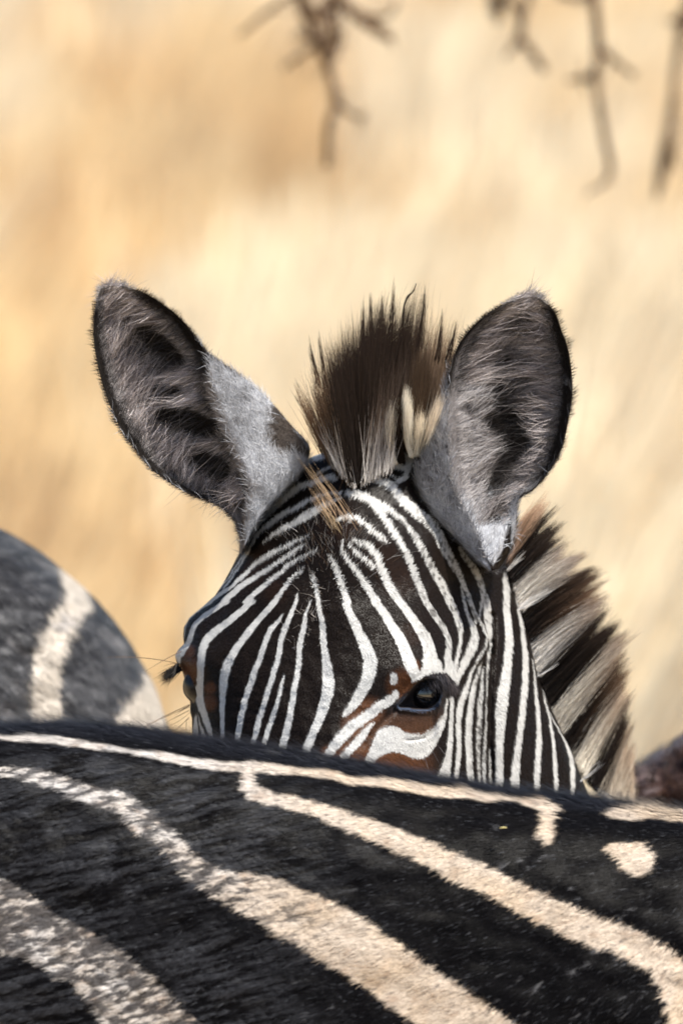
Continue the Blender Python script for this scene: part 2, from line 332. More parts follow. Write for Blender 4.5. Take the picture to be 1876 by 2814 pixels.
s_('D', (345, 535, 52), (343, 575, 58))
s_('D', (-20, 1130, 60), (20, 1075, 62), (80, 1015, 60), (130, 950, 50), (180, 890, 30), (208, 868, 8))
s_('A', (1275, 770, 14), (1272, 850, 26), (1310, 900, 34), (1370, 970, 40), (1430, 1050, 45), (1480, 1120, 50), (1530, 1180, 52))
s_('D', (205, 0, 58), (245, 50, 58), (285, 105, 62), (335, 190, 72), (385, 270, 80), (425, 350, 86), (450, 430, 90), (485, 510, 85), (495, 540, 60))
s_('B', (0, 795, 18), (60, 840, 30), (120, 890, 30), (190, 950, 30))
s_('B', (20, 765, 18), (90, 780, 34), (170, 810, 45), (210, 870, 50), (235, 930, 55), (270, 1010, 58), (310, 1080, 60), (360, 1150, 60), (385, 1185, 60))
s_('D', (385, 5, 60), (430, 65, 62), (470, 120, 66), (520, 190, 75), (565, 255, 84), (592, 330, 92), (605, 400, 105), (600, 450, 110))
s_('A', (1225, 630, 14), (1255, 605, 34), (1310, 595, 40), (1380, 605, 40), (1440, 650, 40), (1500, 705, 38), (1568, 760, 28), (1600, 785, 8))
s_('B', (5, 425, 50), (60, 430, 60), (130, 450, 65), (190, 490, 65), (235, 550, 60), (265, 600, 54), (310, 670, 52), (360, 740, 50), (410, 820, 50), (445, 890, 50), (480, 970, 52), (510, 1050, 52), (550, 1130, 52), (570, 1180, 52))
s_('B', (190, 480, 50), (260, 510, 45), (330, 560, 42), (395, 605, 34), (425, 640, 14))
s_('B', (435, 650, 30), (500, 740, 48), (550, 830, 52), (600, 920, 55), (650, 1010, 60), (700, 1090, 60), (730, 1150, 58), (745, 1180, 56))
s_('D', (570, 5, 52), (605, 55, 50), (655, 130, 46), (700, 200, 45), (735, 270, 42), (740, 340, 45), (727, 410, 58), (750, 470, 60), (775, 510, 40))
s_('D', (740, 5, 58), (775, 65, 56), (800, 130, 52), (820, 200, 48), (822, 270, 28), (810, 360, 28), (790, 430, 32), (778, 500, 40), (775, 560, 40))
s_('B', (150, 322, 42), (220, 330, 48), (290, 350, 58), (340, 400, 62), (400, 465, 72), (460, 520, 78), (520, 570, 82), (580, 605, 82), (630, 660, 82), (672, 730, 80), (702, 800, 75), (740, 870, 68), (780, 940, 58), (820, 1010, 42), (850, 1080, 36), (880, 1150, 34), (905, 1220, 32), (935, 1330, 26))
s_('B', (820, 1040, 12), (840, 1150, 24), (862, 1240, 26), (890, 1320, 30), (920, 1420, 40))
s_('B', (430, 0, 80), (460, 60, 66), (520, 100, 66), (570, 112, 50))
s_('B', (330, 20, 38), (350, 90, 45), (400, 150, 58), (448, 180, 55), (435, 240, 48), (415, 300, 40), (360, 335, 40))
s_('B', (240, 60, 26), (280, 120, 30), (305, 190, 38), (360, 225, 48), (420, 245, 48))
s_('B', (250, 262, 14), (320, 290, 18), (352, 320, 14))
s_('B', (815, 805, 30), (855, 870, 45), (905, 930, 52), (945, 1000, 52), (972, 1070, 45), (982, 1140, 36), (968, 1200, 24), (952, 1300, 16))
s_('D', (850, 60, 14), (885, 120, 26), (920, 185, 34), (925, 260, 62), (902, 340, 74), (870, 410, 60), (832, 480, 54), (805, 550, 44), (788, 610, 16))
s_('D', (870, -10, 20), (925, 90, 24), (982, 185, 24), (1012, 262, 18), (1002, 335, 14), (945, 430, 20), (895, 520, 24), (872, 600, 34), (850, 660, 44), (824, 740, 50), (812, 820, 45), (806, 900, 42), (810, 1000, 38), (808, 1100, 38), (797, 1200, 36), (788, 1290, 32), (780, 1400, 30))
s_('D', (976, 440, 12), (945, 520, 28), (920, 600, 40), (905, 680, 44), (895, 760, 45), (886, 850, 50), (880, 950, 50), (880, 1050, 50), (884, 1150, 50), (892, 1250, 50), (900, 1330, 50), (900, 1420, 50))
s_('D', (986, 480, 14), (976, 560, 24), (970, 650, 34), (960, 750, 38), (960, 850, 38), (952, 950, 40), (946, 1050, 35), (950, 1150, 30), (955, 1250, 25), (955, 1420, 20))
s_('D', (1022, 370, 22), (1016, 500, 22), (1010, 620, 17), (1008, 740, 15), (1005, 860, 14), (1000, 960, 22), (992, 1100, 26), (990, 1200, 28), (990, 1400, 28))
s_('D', (1030, 1060, 10), (1032, 1150, 20), (1036, 1290, 22), (1036, 1400, 22))
s_('D', (740, 700, 12), (762, 700, 28), (757, 800, 32), (752, 900, 36), (747, 1000, 38), (740, 1080, 45), (725, 1160, 62), (708, 1230, 85), (695, 1300, 110))
s_('D', (1005, -40, 22), (1010, 30, 62), (1016, 120, 62), (1025, 200, 44), (1036, 300, 24), (1034, 370, 14))
s_('B', (1140, 965, 22), (1142, 1020, 44), (1148, 1100, 48), (1152, 1180, 50))
s_('D', (1145, 0, 50), (1152, 100, 52), (1165, 200, 56), (1170, 300, 60), (1160, 400, 64), (1150, 500, 70), (1136, 600, 80), (1120, 700, 90), (1110, 800, 84), (1105, 900, 74), (1100, 1000, 60), (1100, 1100, 60), (1100, 1200, 60), (1098, 1420, 55))
s_('D', (1215, -40, 14), (1230, 0, 24), (1245, 100, 28), (1262, 200, 30), (1275, 300, 35), (1285, 400, 45), (1286, 500, 50), (1281, 600, 50), (1271, 700, 50), (1264, 800, 50), (1251, 900, 50), (1240, 1000, 50), (1225, 1100, 54), (1215, 1200, 62), (1205, 1420, 72))
s_('D', (1338, 420, 10), (1346, 500, 15), (1356, 620, 22), (1366, 720, 27), (1376, 820, 34), (1384, 920, 38), (1380, 1020, 44), (1375, 1120, 44), (1370, 1220, 44), (1365, 1440, 44))
s_('D', (1402, 600, 8), (1430, 740, 16), (1458, 840, 18), (1475, 940, 24), (1490, 1040, 27), (1496, 1140, 28), (1502, 1260, 30), (1512, 1440, 30))
s_('E', (375, 1500, 6), (430, 1620, 10), (500, 1750, 14), (545, 1840, 24), (568, 1910, 34), (580, 2000, 38), (580, 2100, 34), (580, 2290, 30))
HSEG = segs(HL)
P_UNDER = smooth_poly(cv('D', [(110, 1200), (165, 1065), (198, 985), (232, 925), (272, 898), (330, 893), (390, 912), (430, 942), (500, 957), (560, 950), (620, 908), (668, 850), (700, 780), (722, 690), (738, 700), (722, 850), (690, 950), (655, 1020), (615, 1085), (570, 1122), (510, 1140), (460, 1120), (410, 1096), (350, 1088), (290, 1098), (235, 1120), (180, 1180)]), 1)
P_BROW = cv('D', [(472, 592), (468, 540), (490, 500), (530, 500), (556, 470), (560, 430), (640, 400), (682, 440), (692, 495), (706, 495), (706, 440), (750, 435), (775, 500), (785, 580), (768, 590), (755, 545), (715, 518), (645, 512), (575, 530), (520, 562)])
P_EYE = smooth_poly(cv('Y', [(60, 1170), (200, 1020), (330, 850), (450, 690), (560, 620), (700, 590), (850, 640), (930, 740), (930, 900), (900, 1020), (830, 1130), (720, 1200), (600, 1225), (450, 1215), (250, 1180)]), 2)
P_LID = smooth_poly(cv('Y', [(-60, 1140), (120, 960), (270, 860), (420, 690), (560, 580), (720, 510), (900, 480), (1050, 490), (1130, 560), (1140, 680), (1060, 800), (1040, 950), (1020, 1080), (1000, 1250), (880, 1430), (760, 1570), (620, 1640), (440, 1670), (280, 1610), (100, 1520), (-80, 1490), (-320, 1620), (-480, 1700), (-420, 1540), (-200, 1360), (-60, 1250)]), 2)
BRN = [(1105, 1880, 42), (1010, 1960, 45), (1075, 2110, 110), (960, 2080, 55), (985, 1990, 45), (520, 1840, 40), (516, 1790, 22), (1140, 1990, 60), (575, 1930, 24), (578, 1890, 18), (1133, 1830, 20), (905, 2070, 25), (1000, 2090, 60)]
BRN2 = [(930, 1450, 60), (1090, 1590, 60), (1050, 1540, 50), (700, 1560, 60), (1130, 1740, 40), (760, 1620, 40)]
def head_col(x, y, hair=True):
    x = np.asarray(x, float).ravel(); y = np.asarray(y, float).ravel()
    jx = (fbm(x / 14, y / 9, 2) - .5) * 5; jy = (fbm(x / 9, y / 14, 4) - .5) * 5
    X = x + jx; Y = y + jy
    d = np.maximum(sd_lines(HSEG, X, Y), sd_poly(P_UNDER, X, Y)); d = np.maximum(d, sd_poly(P_BROW, X, Y) + 1)
    lid = sd_poly(P_LID, X, Y)
    wv = sstep(-.4, 2.2, d) * (1 - sstep(-2, 1.5, lid))
    b = np.zeros_like(x)
    for bx, by, br in BRN: b = np.maximum(b, 1 - sstep(br * .45, br * 1.35, np.hypot(x - bx, y - by)))
    b2 = np.zeros_like(x)
    for bx, by, br in BRN2: b2 = np.maximum(b2, .09 * (1 - sstep(br * .3, br * 1.3, np.hypot(x - bx, y - by))))
    b = np.maximum(b, b2)
    dark = BLACK * (1 - b[:, None]) + BROWN * b[:, None]
    # skin round the eye: brown below, nearly black on the rims
    ld = sstep(-2, 3, lid)[:, None]; low = sstep(1935, 1990, y)[:, None] * .8 + .1 * sstep(.5, .8, fbm(x / 9, y / 9, 9))[:, None]
    eyeskin = np.array([.016, .014, .015]) * (1 - low) + np.array([.065, .030, .015]) * low
    dark = dark * (1 - ld) + eyeskin * ld
    es_ = sd_poly(P_EYE, x, y); rimk = (sstep(-5, -3, es_) * sstep(1, -1, es_) * sstep(1900, 1915, y))[:, None]; dark = dark * (1 - rimk) + np.array([.035, .05, .08]) * rimk
    # grey ticked zones in the white, on the temple and the jaw crease
    tick = (1 - sstep(50, 120, np.hypot((x - 1250) * .7, (y - 1540) * .35))) + (1 - sstep(18, 45, np.abs(x - 1332 + (y - 1900) * .03))) * sstep(1760, 1850, y)
    tk = (sstep(.56, .72, vnoise(x / 4, y / 7, 6)) * np.clip(tick, 0, 1) * .75)[:, None]
    wht = WHITE * (1 - .22 * np.clip(tick, 0, 1)[:, None])
    wht = wht * (1 - tk) + BLACK * 2 * tk
    sp = (sstep(.86, .93, vnoise(x / 5.5, y / 5.5, 12)) * .5 * sstep(1000, 1100, x))[:, None]
    wht = wht * (1 - sp)
    c = dark * (1 - wv[:, None]) + wht * wv[:, None]
    # top of the forehead: longer hair mixes brown and cream around the whorl
    return c

# ------------------------------------------------------------------ the watching zebra: head and neck surface
HY = [1240, 1262, 1300, 1350, 1400, 1450, 1496, 1521, 1567, 1598, 1636, 1667, 1697, 1723, 1749, 1769, 1784, 1799, 1815, 1830, 1849, 1880, 1899, 1910, 1929, 1956, 1975, 2029, 2200, 2330, 2450]
HLx = [905, 850, 790, 738, 700, 674, 661, 658, 634, 617, 592, 558, 522, 506, 504, 506, 492, 482, 484, 495, 503, 512, 521, 527, 523, 523, 528, 529, 545, 570, 600]
RY = [1240, 1262, 1300, 1350, 1400, 1450, 1500, 1541, 1610, 1694, 1756, 1809, 1874, 1924, 1993, 2058, 2115, 2180, 2300, 2450]
RX = [1140, 1165, 1200, 1250, 1300, 1345, 1380, 1391, 1411, 1432, 1453, 1465, 1480, 1503, 1534, 1564, 1587, 1614, 1680, 1800]
DT = {1240: [(880, 130), (1000, 100), (1180, 140)],
      1340: [(740, 125), (850, 72), (950, 56), (1080, 68), (1200, 105), (1300, 150)],
      1500: [(661, 110), (740, 60), (850, 28), (950, 18), (1060, 26), (1180, 55), (1300, 110), (1400, 165)],
      1650: [(560, 95), (640, 50), (760, 12), (900, 2), (1050, 8), (1170, 34), (1270, 80), (1340, 118), (1420, 160)],
      1800: [(490, 78), (540, 42), (620, 17), (750, 0), (900, -4), (1050, -2), (1140, 8), (1215, 34), (1290, 74), (1335, 100), (1400, 122), (1465, 165)],
      1950: [(521, 72), (560, 35), (640, 8), (760, -10), (900, -16), (1010, -10), (1120, 6), (1200, 34), (1270, 64), (1325, 90), (1420, 114), (1510, 168)],
      2170: [(528, 60), (600, 18), (700, -15), (850, -32), (980, -26), (1100, 2), (1200, 40), (1290, 78), (1340, 98), (1480, 130), (1610, 195)],
      2450: [(600, 60), (700, 10), (850, -40), (980, -36), (1100, 0), (1250, 60), (1400, 110), (1800, 260)]}
def gsm(A, k, axis):
    r = int(3 * k); g = np.exp(-.5 * (np.arange(-r, r + 1) / k) ** 2); g /= g.sum(); pad = [(0, 0), (0, 0)]; pad[axis] = (r, r)
    B_ = np.pad(A, pad, mode='edge'); out = np.zeros_like(A)
    for i, wg in enumerate(g):
        out += wg * (B_[i:i + A.shape[0]] if axis == 0 else B_[:, i:i + A.shape[1]])
    return out
EYE_C = (1163, 1905)
def head_surface():
    ys = np.arange(1240, 2452, 4.); R = len(ys); NF = 300; NB = 50
    L = np.interp(ys, HY, HLx); Rr = np.interp(ys, RY, RX)
    u = np.linspace(0, 1, NF); s = .5 * u + .5 * (1 - np.cos(np.pi * u)) / 2
    X = L[:, None] + (Rr - L)[:, None] * s[None]; Y = np.repeat(ys[:, None], NF, 1)
    gx = np.arange(420, 1860, 4.)
    keys = sorted(DT); KD = np.array([np.interp(gx, [p[0] for p in DT[k]], [p[1] for p in DT[k]]) for k in keys])
    G = np.array([[0.] * len(gx)] * R)
    for i, y in enumerate(ys):
        k = np.clip(np.searchsorted(keys, y) - 1, 0, len(keys) - 2); t = np.clip((y - keys[k]) / (keys[k + 1] - keys[k]), 0, 1)
        G[i] = KD[k] * (1 - t) + KD[k + 1] * t
    G = gsm(gsm(G, 8, 1), 12, 0)
    D = np.array([np.interp(X[i], gx, G[i]) for i in range(R)])
    # relief -------------------------------------------------------
    def bump(cx, cy, rx, ry, amp): return amp * np.exp(-((X - cx) / rx) ** 2 - ((Y - cy) / ry) ** 2)
    D -= bump(1150, 1845, 75, 45, 9) + bump(545, 1820, 40, 50, 6)                 # brow arches
    D += bump(1000, 1960, 60, 60, 3) + bump(1090, 1660, 90, 120, 4) + bump(1235, 1640, 45, 150, 6)   # temple hollow
    D -= bump(950, 1640, 60, 240, 3)
    D += bump(800, 2100, 60, 120, 2)
    def groove(c, pts, wd, amp):
        sg = segs([cv(c, [p + (0,) for p in pts])]); d = -sd_lines(sg, X, Y).reshape(X.shape); return amp * np.exp(-(d / wd) ** 2)
    D += groove('D', [(985, 470), (975, 600), (965, 760), (965, 900), (975, 1100), (975, 1300)], 6, 4)
    D += groove('D', [(1035, 300), (1040, 420), (1035, 600), (1030, 800), (1025, 1000), (1050, 1300)], 7, 6)
    D -= groove('D', [(870, 0), (930, 100), (990, 190), (1016, 265), (1000, 345), (940, 440)], 7, 5)
    D += groove('D', [(1045, 100), (1052, 250), (1040, 380)], 8, 7)
    D += groove('Y', [(260, 1810), (420, 1800), (600, 1760), (760, 1660), (880, 1520), (960, 1380)], 3, 2.2)
    D += groove('Y', [(-440, 1720), (-250, 1500), (-50, 1300), (80, 1180)], 5, 3)
    D += groove('A', [(560, 830), (620, 700), (700, 590), (820, 480)], 9, 6)
    D += (fbm(X / 60, Y / 60, 40) - .5) * 3 + (fbm(X / 18, Y / 26, 41) - .5) * 1.2
    # eyelids: skin stretched over the ball, then an opening
    rr = np.hypot(X - EYE_C[0], Y - EYE_C[1]) * .3
    ball = 36 + 24 - np.sqrt(np.clip(27.0 ** 2 - rr ** 2, 0, None)) - 3
    D = np.where(rr < 26, np.minimum(D, D * .0 + ball + (rr / 26) ** 4 * 30), D)
    D = gsm(D, 1.2, 1)
    sd = sd_poly(P_EYE, X, Y).reshape(X.shape)
    D += sstep(-1, 9, sd) * 24
    D -= np.exp(-((sd + 5) / 5.) ** 2) * 2.2
    # rolled edges ---------------------------------------------------
    tl = np.clip((X - L[:, None]) / 55, 0, 1); tr = np.clip((Rr[:, None] - X) / 45, 0, 1)
    D += 26 * (1 - np.sqrt(1 - (1 - tl) ** 2)) + 30 * (1 - np.sqrt(1 - (1 - tr) ** 2))
    v = np.linspace(0, 1, NB + 2)[1:-1]; XB = Rr[:, None] + (L - Rr)[:, None] * (1 - np.cos(np.pi * v))[None] / 2
    dl = D[:, :1]; dr = D[:, -1:]; vv = ((1 - np.cos(np.pi * v)) / 2)[None]
    DB = dr * (1 - vv) + dl * vv + 110 * np.sqrt(1 - (2 * vv - 1) ** 2)
    XX = np.concatenate([X, XB], 1); YY = np.concatenate([Y, np.repeat(ys[:, None], NB, 1)], 1); DD = np.concatenate([D, DB], 1)
    V = P(XX, YY, DD); C_ = NF + NB
    v2, cf = caps(V, R, C_); F = grid_faces(R, C_, True)
    F = np.concatenate([F[:, [0, 2, 1]], F[:, [0, 3, 2]], cf[:, ::-1]])
    return v2, F, (G, gx, ys)
HV, HF, HG = head_surface()
HN = vnormals(HV, HF)
if (HN[:300 * 350].mean(0) @ FWD) > 0 or True:
    c_ = HV.mean(0); 
    if np.sum(HN * (HV - c_)) < 0: HN = -HN; HF = HF[:, ::-1]
def head_depth(x, y):
    G, gx, ys = HG; i = np.clip((np.asarray(y) - ys[0]) / 4, 0, len(ys) - 1.001); j = np.clip((np.asarray(x) - gx[0]) / 4, 0, len(gx) - 1.001)
    return G[np.round(i).astype(int), np.round(j).astype(int)]

zebra = Bag()
hx, hy = toPx(HV); zebra.add(HV, HF, head_col(hx, hy) * .9, 0)
def img_dir(dx, dy):
    return np.asarray(dx)[:, None] * RIGHT - np.asarray(dy)[:, None] * UP
# coat hairs on the head
n = 210000
def wf(c, nn):
    x, y = toPx(c); return (np.sum(nn * FWD, 1) < .35) * (y < 2260) * (1.0 + .5 * (x < 1250)) * (sd_poly(P_EYE, x, y) < -1)
p, nn = scatter(HV, HN, HF, n, wf); x, y = toPx(p)
ux = (x - 940) / 300; wy = 1640 - y
up = sstep(-60, 130, wy)                      # above the whorl hair points up, below it down
dx = np.tanh(ux * 4) * np.minimum(np.abs(ux) * 1.1, .8) * (.35 + .65 * up) + .30 * up; dy = -up * 1.0 + (1 - up) * 1.0
nk = sstep(1330, 1400, x); dx = dx * (1 - nk) + .25 * nk; dy = dy * (1 - nk) + 1.0 * nk
dirs = img_dir(dx + rng.normal(size=n) * .22, dy + rng.normal(size=n) * .18)
Lf = (.0020 + .0026 * up * sstep(1900, 1500, y) * (1 - sstep(110, 300, np.abs(x - 930)))) * (.6 + .8 * rng.random(n)) 
Lf += .0010 * nk
c = head_col(x, y) * (.78 + .44 * rng.random((n, 1)))
short_fur(zebra, p, nn, dirs, Lf, .00042 + .00018 * rng.random(n), c, .10 + .10 * up + .08 * rng.random(n), 1)

# ------------------------------------------------------------------ ears
def ear(rows, cup, depL, depR, backd, side):
    rows = np.array(rows, float); k = np.arange(len(rows)); N = 120; t = np.linspace(0, len(rows) - 1, N)
    def cr(a):
        a2 = np.concatenate([[2 * a[0] - a[1]], a, [2 * a[-1] - a[-2]]]); i = np.minimum(t.astype(int), len(a) - 2); u = t - i
        p0, p1, p2, p3 = a2[i], a2[i + 1], a2[i + 2], a2[i + 3]
        return .5 * (2 * p1 + (p2 - p0) * u + (2 * p0 - 5 * p1 + 4 * p2 - p3) * u * u + (3 * p1 - p0 - 3 * p2 + p3) * u ** 3)
    Q = np.stack([cr(rows[:, j]) for j in range(8)], 1); s = t / (len(rows) - 1)
    dl = np.interp(s, [0, .5, 1], depL); dr = np.interp(s, [0, .5, 1], depR); cp = np.interp(s, np.linspace(0, 1, len(cup)), cup); bk = np.interp(s, [0, .08, .3, .7, 1], backd)
    L = Q[:, 0:2]; Rr = Q[:, 2:4]; OL = Q[:, 4:6]; OR = Q[:, 6:8]
    ni = 60; ti = np.linspace(0, 1, ni); X = L[:, None] * (1 - ti[None, :, None]) + Rr[:, None] * ti[None, :, None]
    prof = np.sin(np.pi * ti) ** .75
    di = dl[:, None] * (1 - ti) + dr[:, None] * ti + cp[:, None] * prof + (fbm(X[..., 0] / 30, X[..., 1] / 30, 50) - .5) * 5 * prof
    # back path R -> OR -> M -> OL -> L
    wR = np.linalg.norm(OR - Rr, axis=1); wL = np.linalg.norm(OL - L, axis=1); M_ = .5 * (OL + OR)
    cpth = np.stack([np.c_[Rr, dr], np.c_[OR, dr + 3 + np.minimum(wR * .3 * .5, 38)], np.c_[.7 * OR + .3 * OL, np.maximum(dl, dr) + bk * .85], np.c_[.3 * OR + .7 * OL, np.maximum(dl, dr) + bk * .85], np.c_[OL, dl + 3 + np.minimum(wL * .3 * .5, 38)], np.c_[L, dl]], 1)
    nb = 8; back = []
    for a in range(5):
        p0 = cpth[:, max(a - 1, 0)]; p1 = cpth[:, a]; p2 = cpth[:, a + 1]; p3 = cpth[:, min(a + 2, 5)]
        for j in range(nb):
            u = j / nb
            if a == 0 and j == 0: continue
            lin = p1 * (1 - u) + p2 * u
            crv = .5 * (2 * p1 + (p2 - p0) * u + (2 * p0 - 5 * p1 + 4 * p2 - p3) * u * u + (3 * p1 - p0 - 3 * p2 + p3) * u ** 3)
            kk = np.clip((wR if a < 1 else wL if a > 3 else wR * 0 + 50) / 20, 0, 1)[:, None] * .8
            back.append(crv * kk + lin * (1 - kk))
    back = np.stack(back, 1)
    XX = np.concatenate([X[..., 0], back[..., 0]], 1); YY = np.concatenate([X[..., 1], back[..., 1]], 1); DD = np.concatenate([di, back[..., 2]], 1)
    V = P(XX, YY, DD); C_ = XX.shape[1]; v2, cf = caps(V, N, C_); F = grid_faces(N, C_, True)
    F = np.concatenate([F[:, [0, 2, 1]], F[:, [0, 3, 2]], cf[:, ::-1]])
    Nn = vnormals(v2, F)
    tt = np.concatenate([np.tile(np.concatenate([ti, np.linspace(1.02, 1.98, C_ - ni)]), N), [.5, .5]]); ss = np.concatenate([np.repeat(s, C_), [0, 1]])
    inner_c = v2[:N * C_].reshape(N, C_, 3)[:, ni // 2]
    if (Nn[:N * C_].reshape(N, C_, 3)[N // 2, ni // 2] @ FWD) > 0: Nn = -Nn; F = F[:, ::-1]
    return v2, F, Nn, tt, ss, V, ni
def r8(L, R_, OL=None, OR=None):
    OL = OL or L; OR = OR or R_; return [*L, *R_, *OL, *OR]
earL_rows = [r8((287, 787), (336, 783)), r8((274, 800), (346, 787)), r8((261, 852), (400, 806)), r8((257, 900), (448, 836)), r8((261, 957), (495, 874)), r8((276, 1032), (533, 922), None, (536, 920)),
             r8((300, 1106), (568, 976), None, (578, 974)), r8((329, 1173), (581, 1045), None, (650, 1024)), r8((368, 1231), (600, 1105), None, (735, 1096)), r8((420, 1292), (622, 1170), None, (803, 1172)),
             r8((510, 1353), (650, 1240), None, (850, 1228)), r8((592, 1386), (680, 1318), None, (832, 1288)), r8((640, 1424), (688, 1372), None, (778, 1350)), r8((656, 1462), (682, 1430), None, (722, 1412)), r8((662, 1525), (672, 1500), None, (684, 1478))]
earR_rows = [r8((1428, 819), (1474, 817)), r8((1410, 824), (1484, 820)), r8((1352, 853), (1522, 856)), r8((1298, 897), (1542, 908)), r8((1262, 943), (1560, 960)), r8((1239, 1000), (1570, 1030)),
             r8((1228, 1070), (1571, 1095), (1222, 1070)), r8((1230, 1146), (1561, 1153), (1210, 1140)), r8((1234, 1215), (1545, 1225), (1184, 1205)), r8((1240, 1290), (1515, 1285), (1146, 1285)),
             r8((1256, 1356), (1468, 1343), (1150, 1345)), r8((1284, 1412), (1424, 1374), (1186, 1405)), r8((1312, 1470), (1416, 1436), (1238, 1466)), r8((1335, 1530), (1402, 1510), (1300, 1530)), r8((1350, 1568), (1372, 1562), (1340, 1568))]
EL = ear(earL_rows, [2, 22, 40, 44, 40, 34, 22, 8, 0], (70, 62, 66), (78, 50, 50), (2, 14, 48, 70, 60), 0)
ER = ear(earR_rows, [2, 20, 38, 44, 42, 36, 20, 0, -8], (92, 66, 62), (86, 76, 84), (2, 14, 46, 62, 46), 1)
def lerp(a, b, k): return np.asarray(a) * (1 - k[:, None]) + np.asarray(b) * k[:, None]
EARDK_ = {False: segs([[(390, 908, 30), (440, 950, 56), (490, 992, 40)], [(430, 1068, 16), (487, 1080, 22)], [(445, 1140, 36), (520, 1160, 66), (584, 1180, 50)], [(548, 1255, 40), (611, 1292, 50)]]), True: segs([[(1372, 1060, 16), (1378, 1105, 32), (1405, 1160, 36)], [(1345, 1150, 30), (1400, 1185, 58), (1426, 1222, 50), (1405, 1250, 42), (1375, 1290, 38), (1352, 1350, 34)], [(1266, 1120, 10), (1297, 1132, 14)], [(1388, 960, 6), (1392, 1010, 14)]])}  # strokes of painted shade for the deepest ear hollows
def ear_col(x, y, t, s, right):
    n_ = len(x); inner = (t <= 1.0)
    greyL = np.array([.20, .185, .185]); dark = np.array([.022, .018, .016]); pale = np.array([.42, .43, .46])
    # inside: mauve grey near the rims, shade of the hollow painted dark down the middle
    e = np.minimum(t, 1 - t); k = sstep(.06, .45, e) * (.6 + .8 * (fbm(x / 26, y / 26, 7) - .3))
    ci = lerp(greyL, dark * 1.4, np.clip(k, 0, 1)); ci = lerp(ci, dark * .5, sstep(-12, 6, sd_lines(EARDK_[right], x, y)))
    rim = (1 - sstep(.06, .10, t)) * sstep(.11, .16, s) * sstep(.84, .74, s) if not right else (1 - sstep(.02, .06, t)) * sstep(.10, .2, s) * sstep(.5, .4, s)
    rim2 = (sstep(.88, .94, t) * sstep(.10, .16, s) * sstep(.55, .45, s)) if not right else sstep(.90, .935, t) * sstep(.10, .15, s) * sstep(.76, .66, s)
    tip = sstep(.13, .07, s); ci = lerp(ci, [.30, .28, .27], tip); ci = ci * (1 - np.maximum(rim, rim2)[:, None]) + np.array([.012, .010, .009]) * np.maximum(rim, rim2)[:, None]
    if right:
        low = sstep(.70, .80, s); sp = sstep(.52, .66, fbm(x / 7, y / 10, 13)); cl_ = lerp(pale * 1.05, [.07, .07, .08], sp * sstep(1360, 1300, x) * 0 + sp * .7 * np.exp(-((x - 1385) / 22) ** 2 - ((y - 1440) / 50) ** 2) + .10 * sp)
        tr_ = sd_poly([(1405, 1440), (1400, 1540), (1356, 1600), (1300, 1530), (1330, 1530), (1354, 1552), (1376, 1520), (1395, 1440)], x, y); cl_ = lerp(cl_, BLACK, sstep(-3, 3, tr_)); ci = lerp(ci, cl_, low)
    co = np.tile(pale * .86, (n_, 1)) * (1 - .40 * sstep(.4, .7, fbm(x / 40, y / 50, 15)))[:, None] * (.8 + .4 * vnoise(x / 3.0, y / 10, 16))[:, None]
    if not right:
        dk = sd_poly([(735, 1118), (765, 1118), (810, 1175), (862, 1240), (840, 1262), (806, 1240), (780, 1262), (745, 1236), (728, 1190), (742, 1150)], x + (fbm(x / 12, y / 12, 17) - .5) * 40, y)
        co = lerp(co, [.035, .026, .020], sstep(-6, 6, dk) * .95)
        for a, b, r in ((652, 1160, 12), (700, 1345, 26), (668, 1285, 14), (722, 1275, 10)): co = lerp(co, [.06, .05, .045], .75 * (1 - sstep(r * .3, r * 1.4, np.hypot(x - a, y - b))))
        co = lerp(co, dark, sstep(12, 2, -sd_lines(segs([[(560, 960, 0), (600, 992, 0), (662, 1030, 0)]]), x, y)) * .9)
        co = lerp(co, dark, sstep(.42, .36, s)); co = lerp(co, [.33, .31, .30], tip)
    else:
        dk = sstep(.5, .7, fbm(x / 12, y / 18, 19)) * .85 * sstep(1380, 1280, y) * sstep(1205, 1225, y) + sstep(.46, .66, fbm(x / 10, y / 14, 23)) * .6; co = lerp(co, [.05, .045, .05], dk)
        co = lerp(co, dark, sstep(.40, .34, s)); co = lerp(co, [.33, .31, .30], tip)
    return np.where(inner[:, None], ci, co)
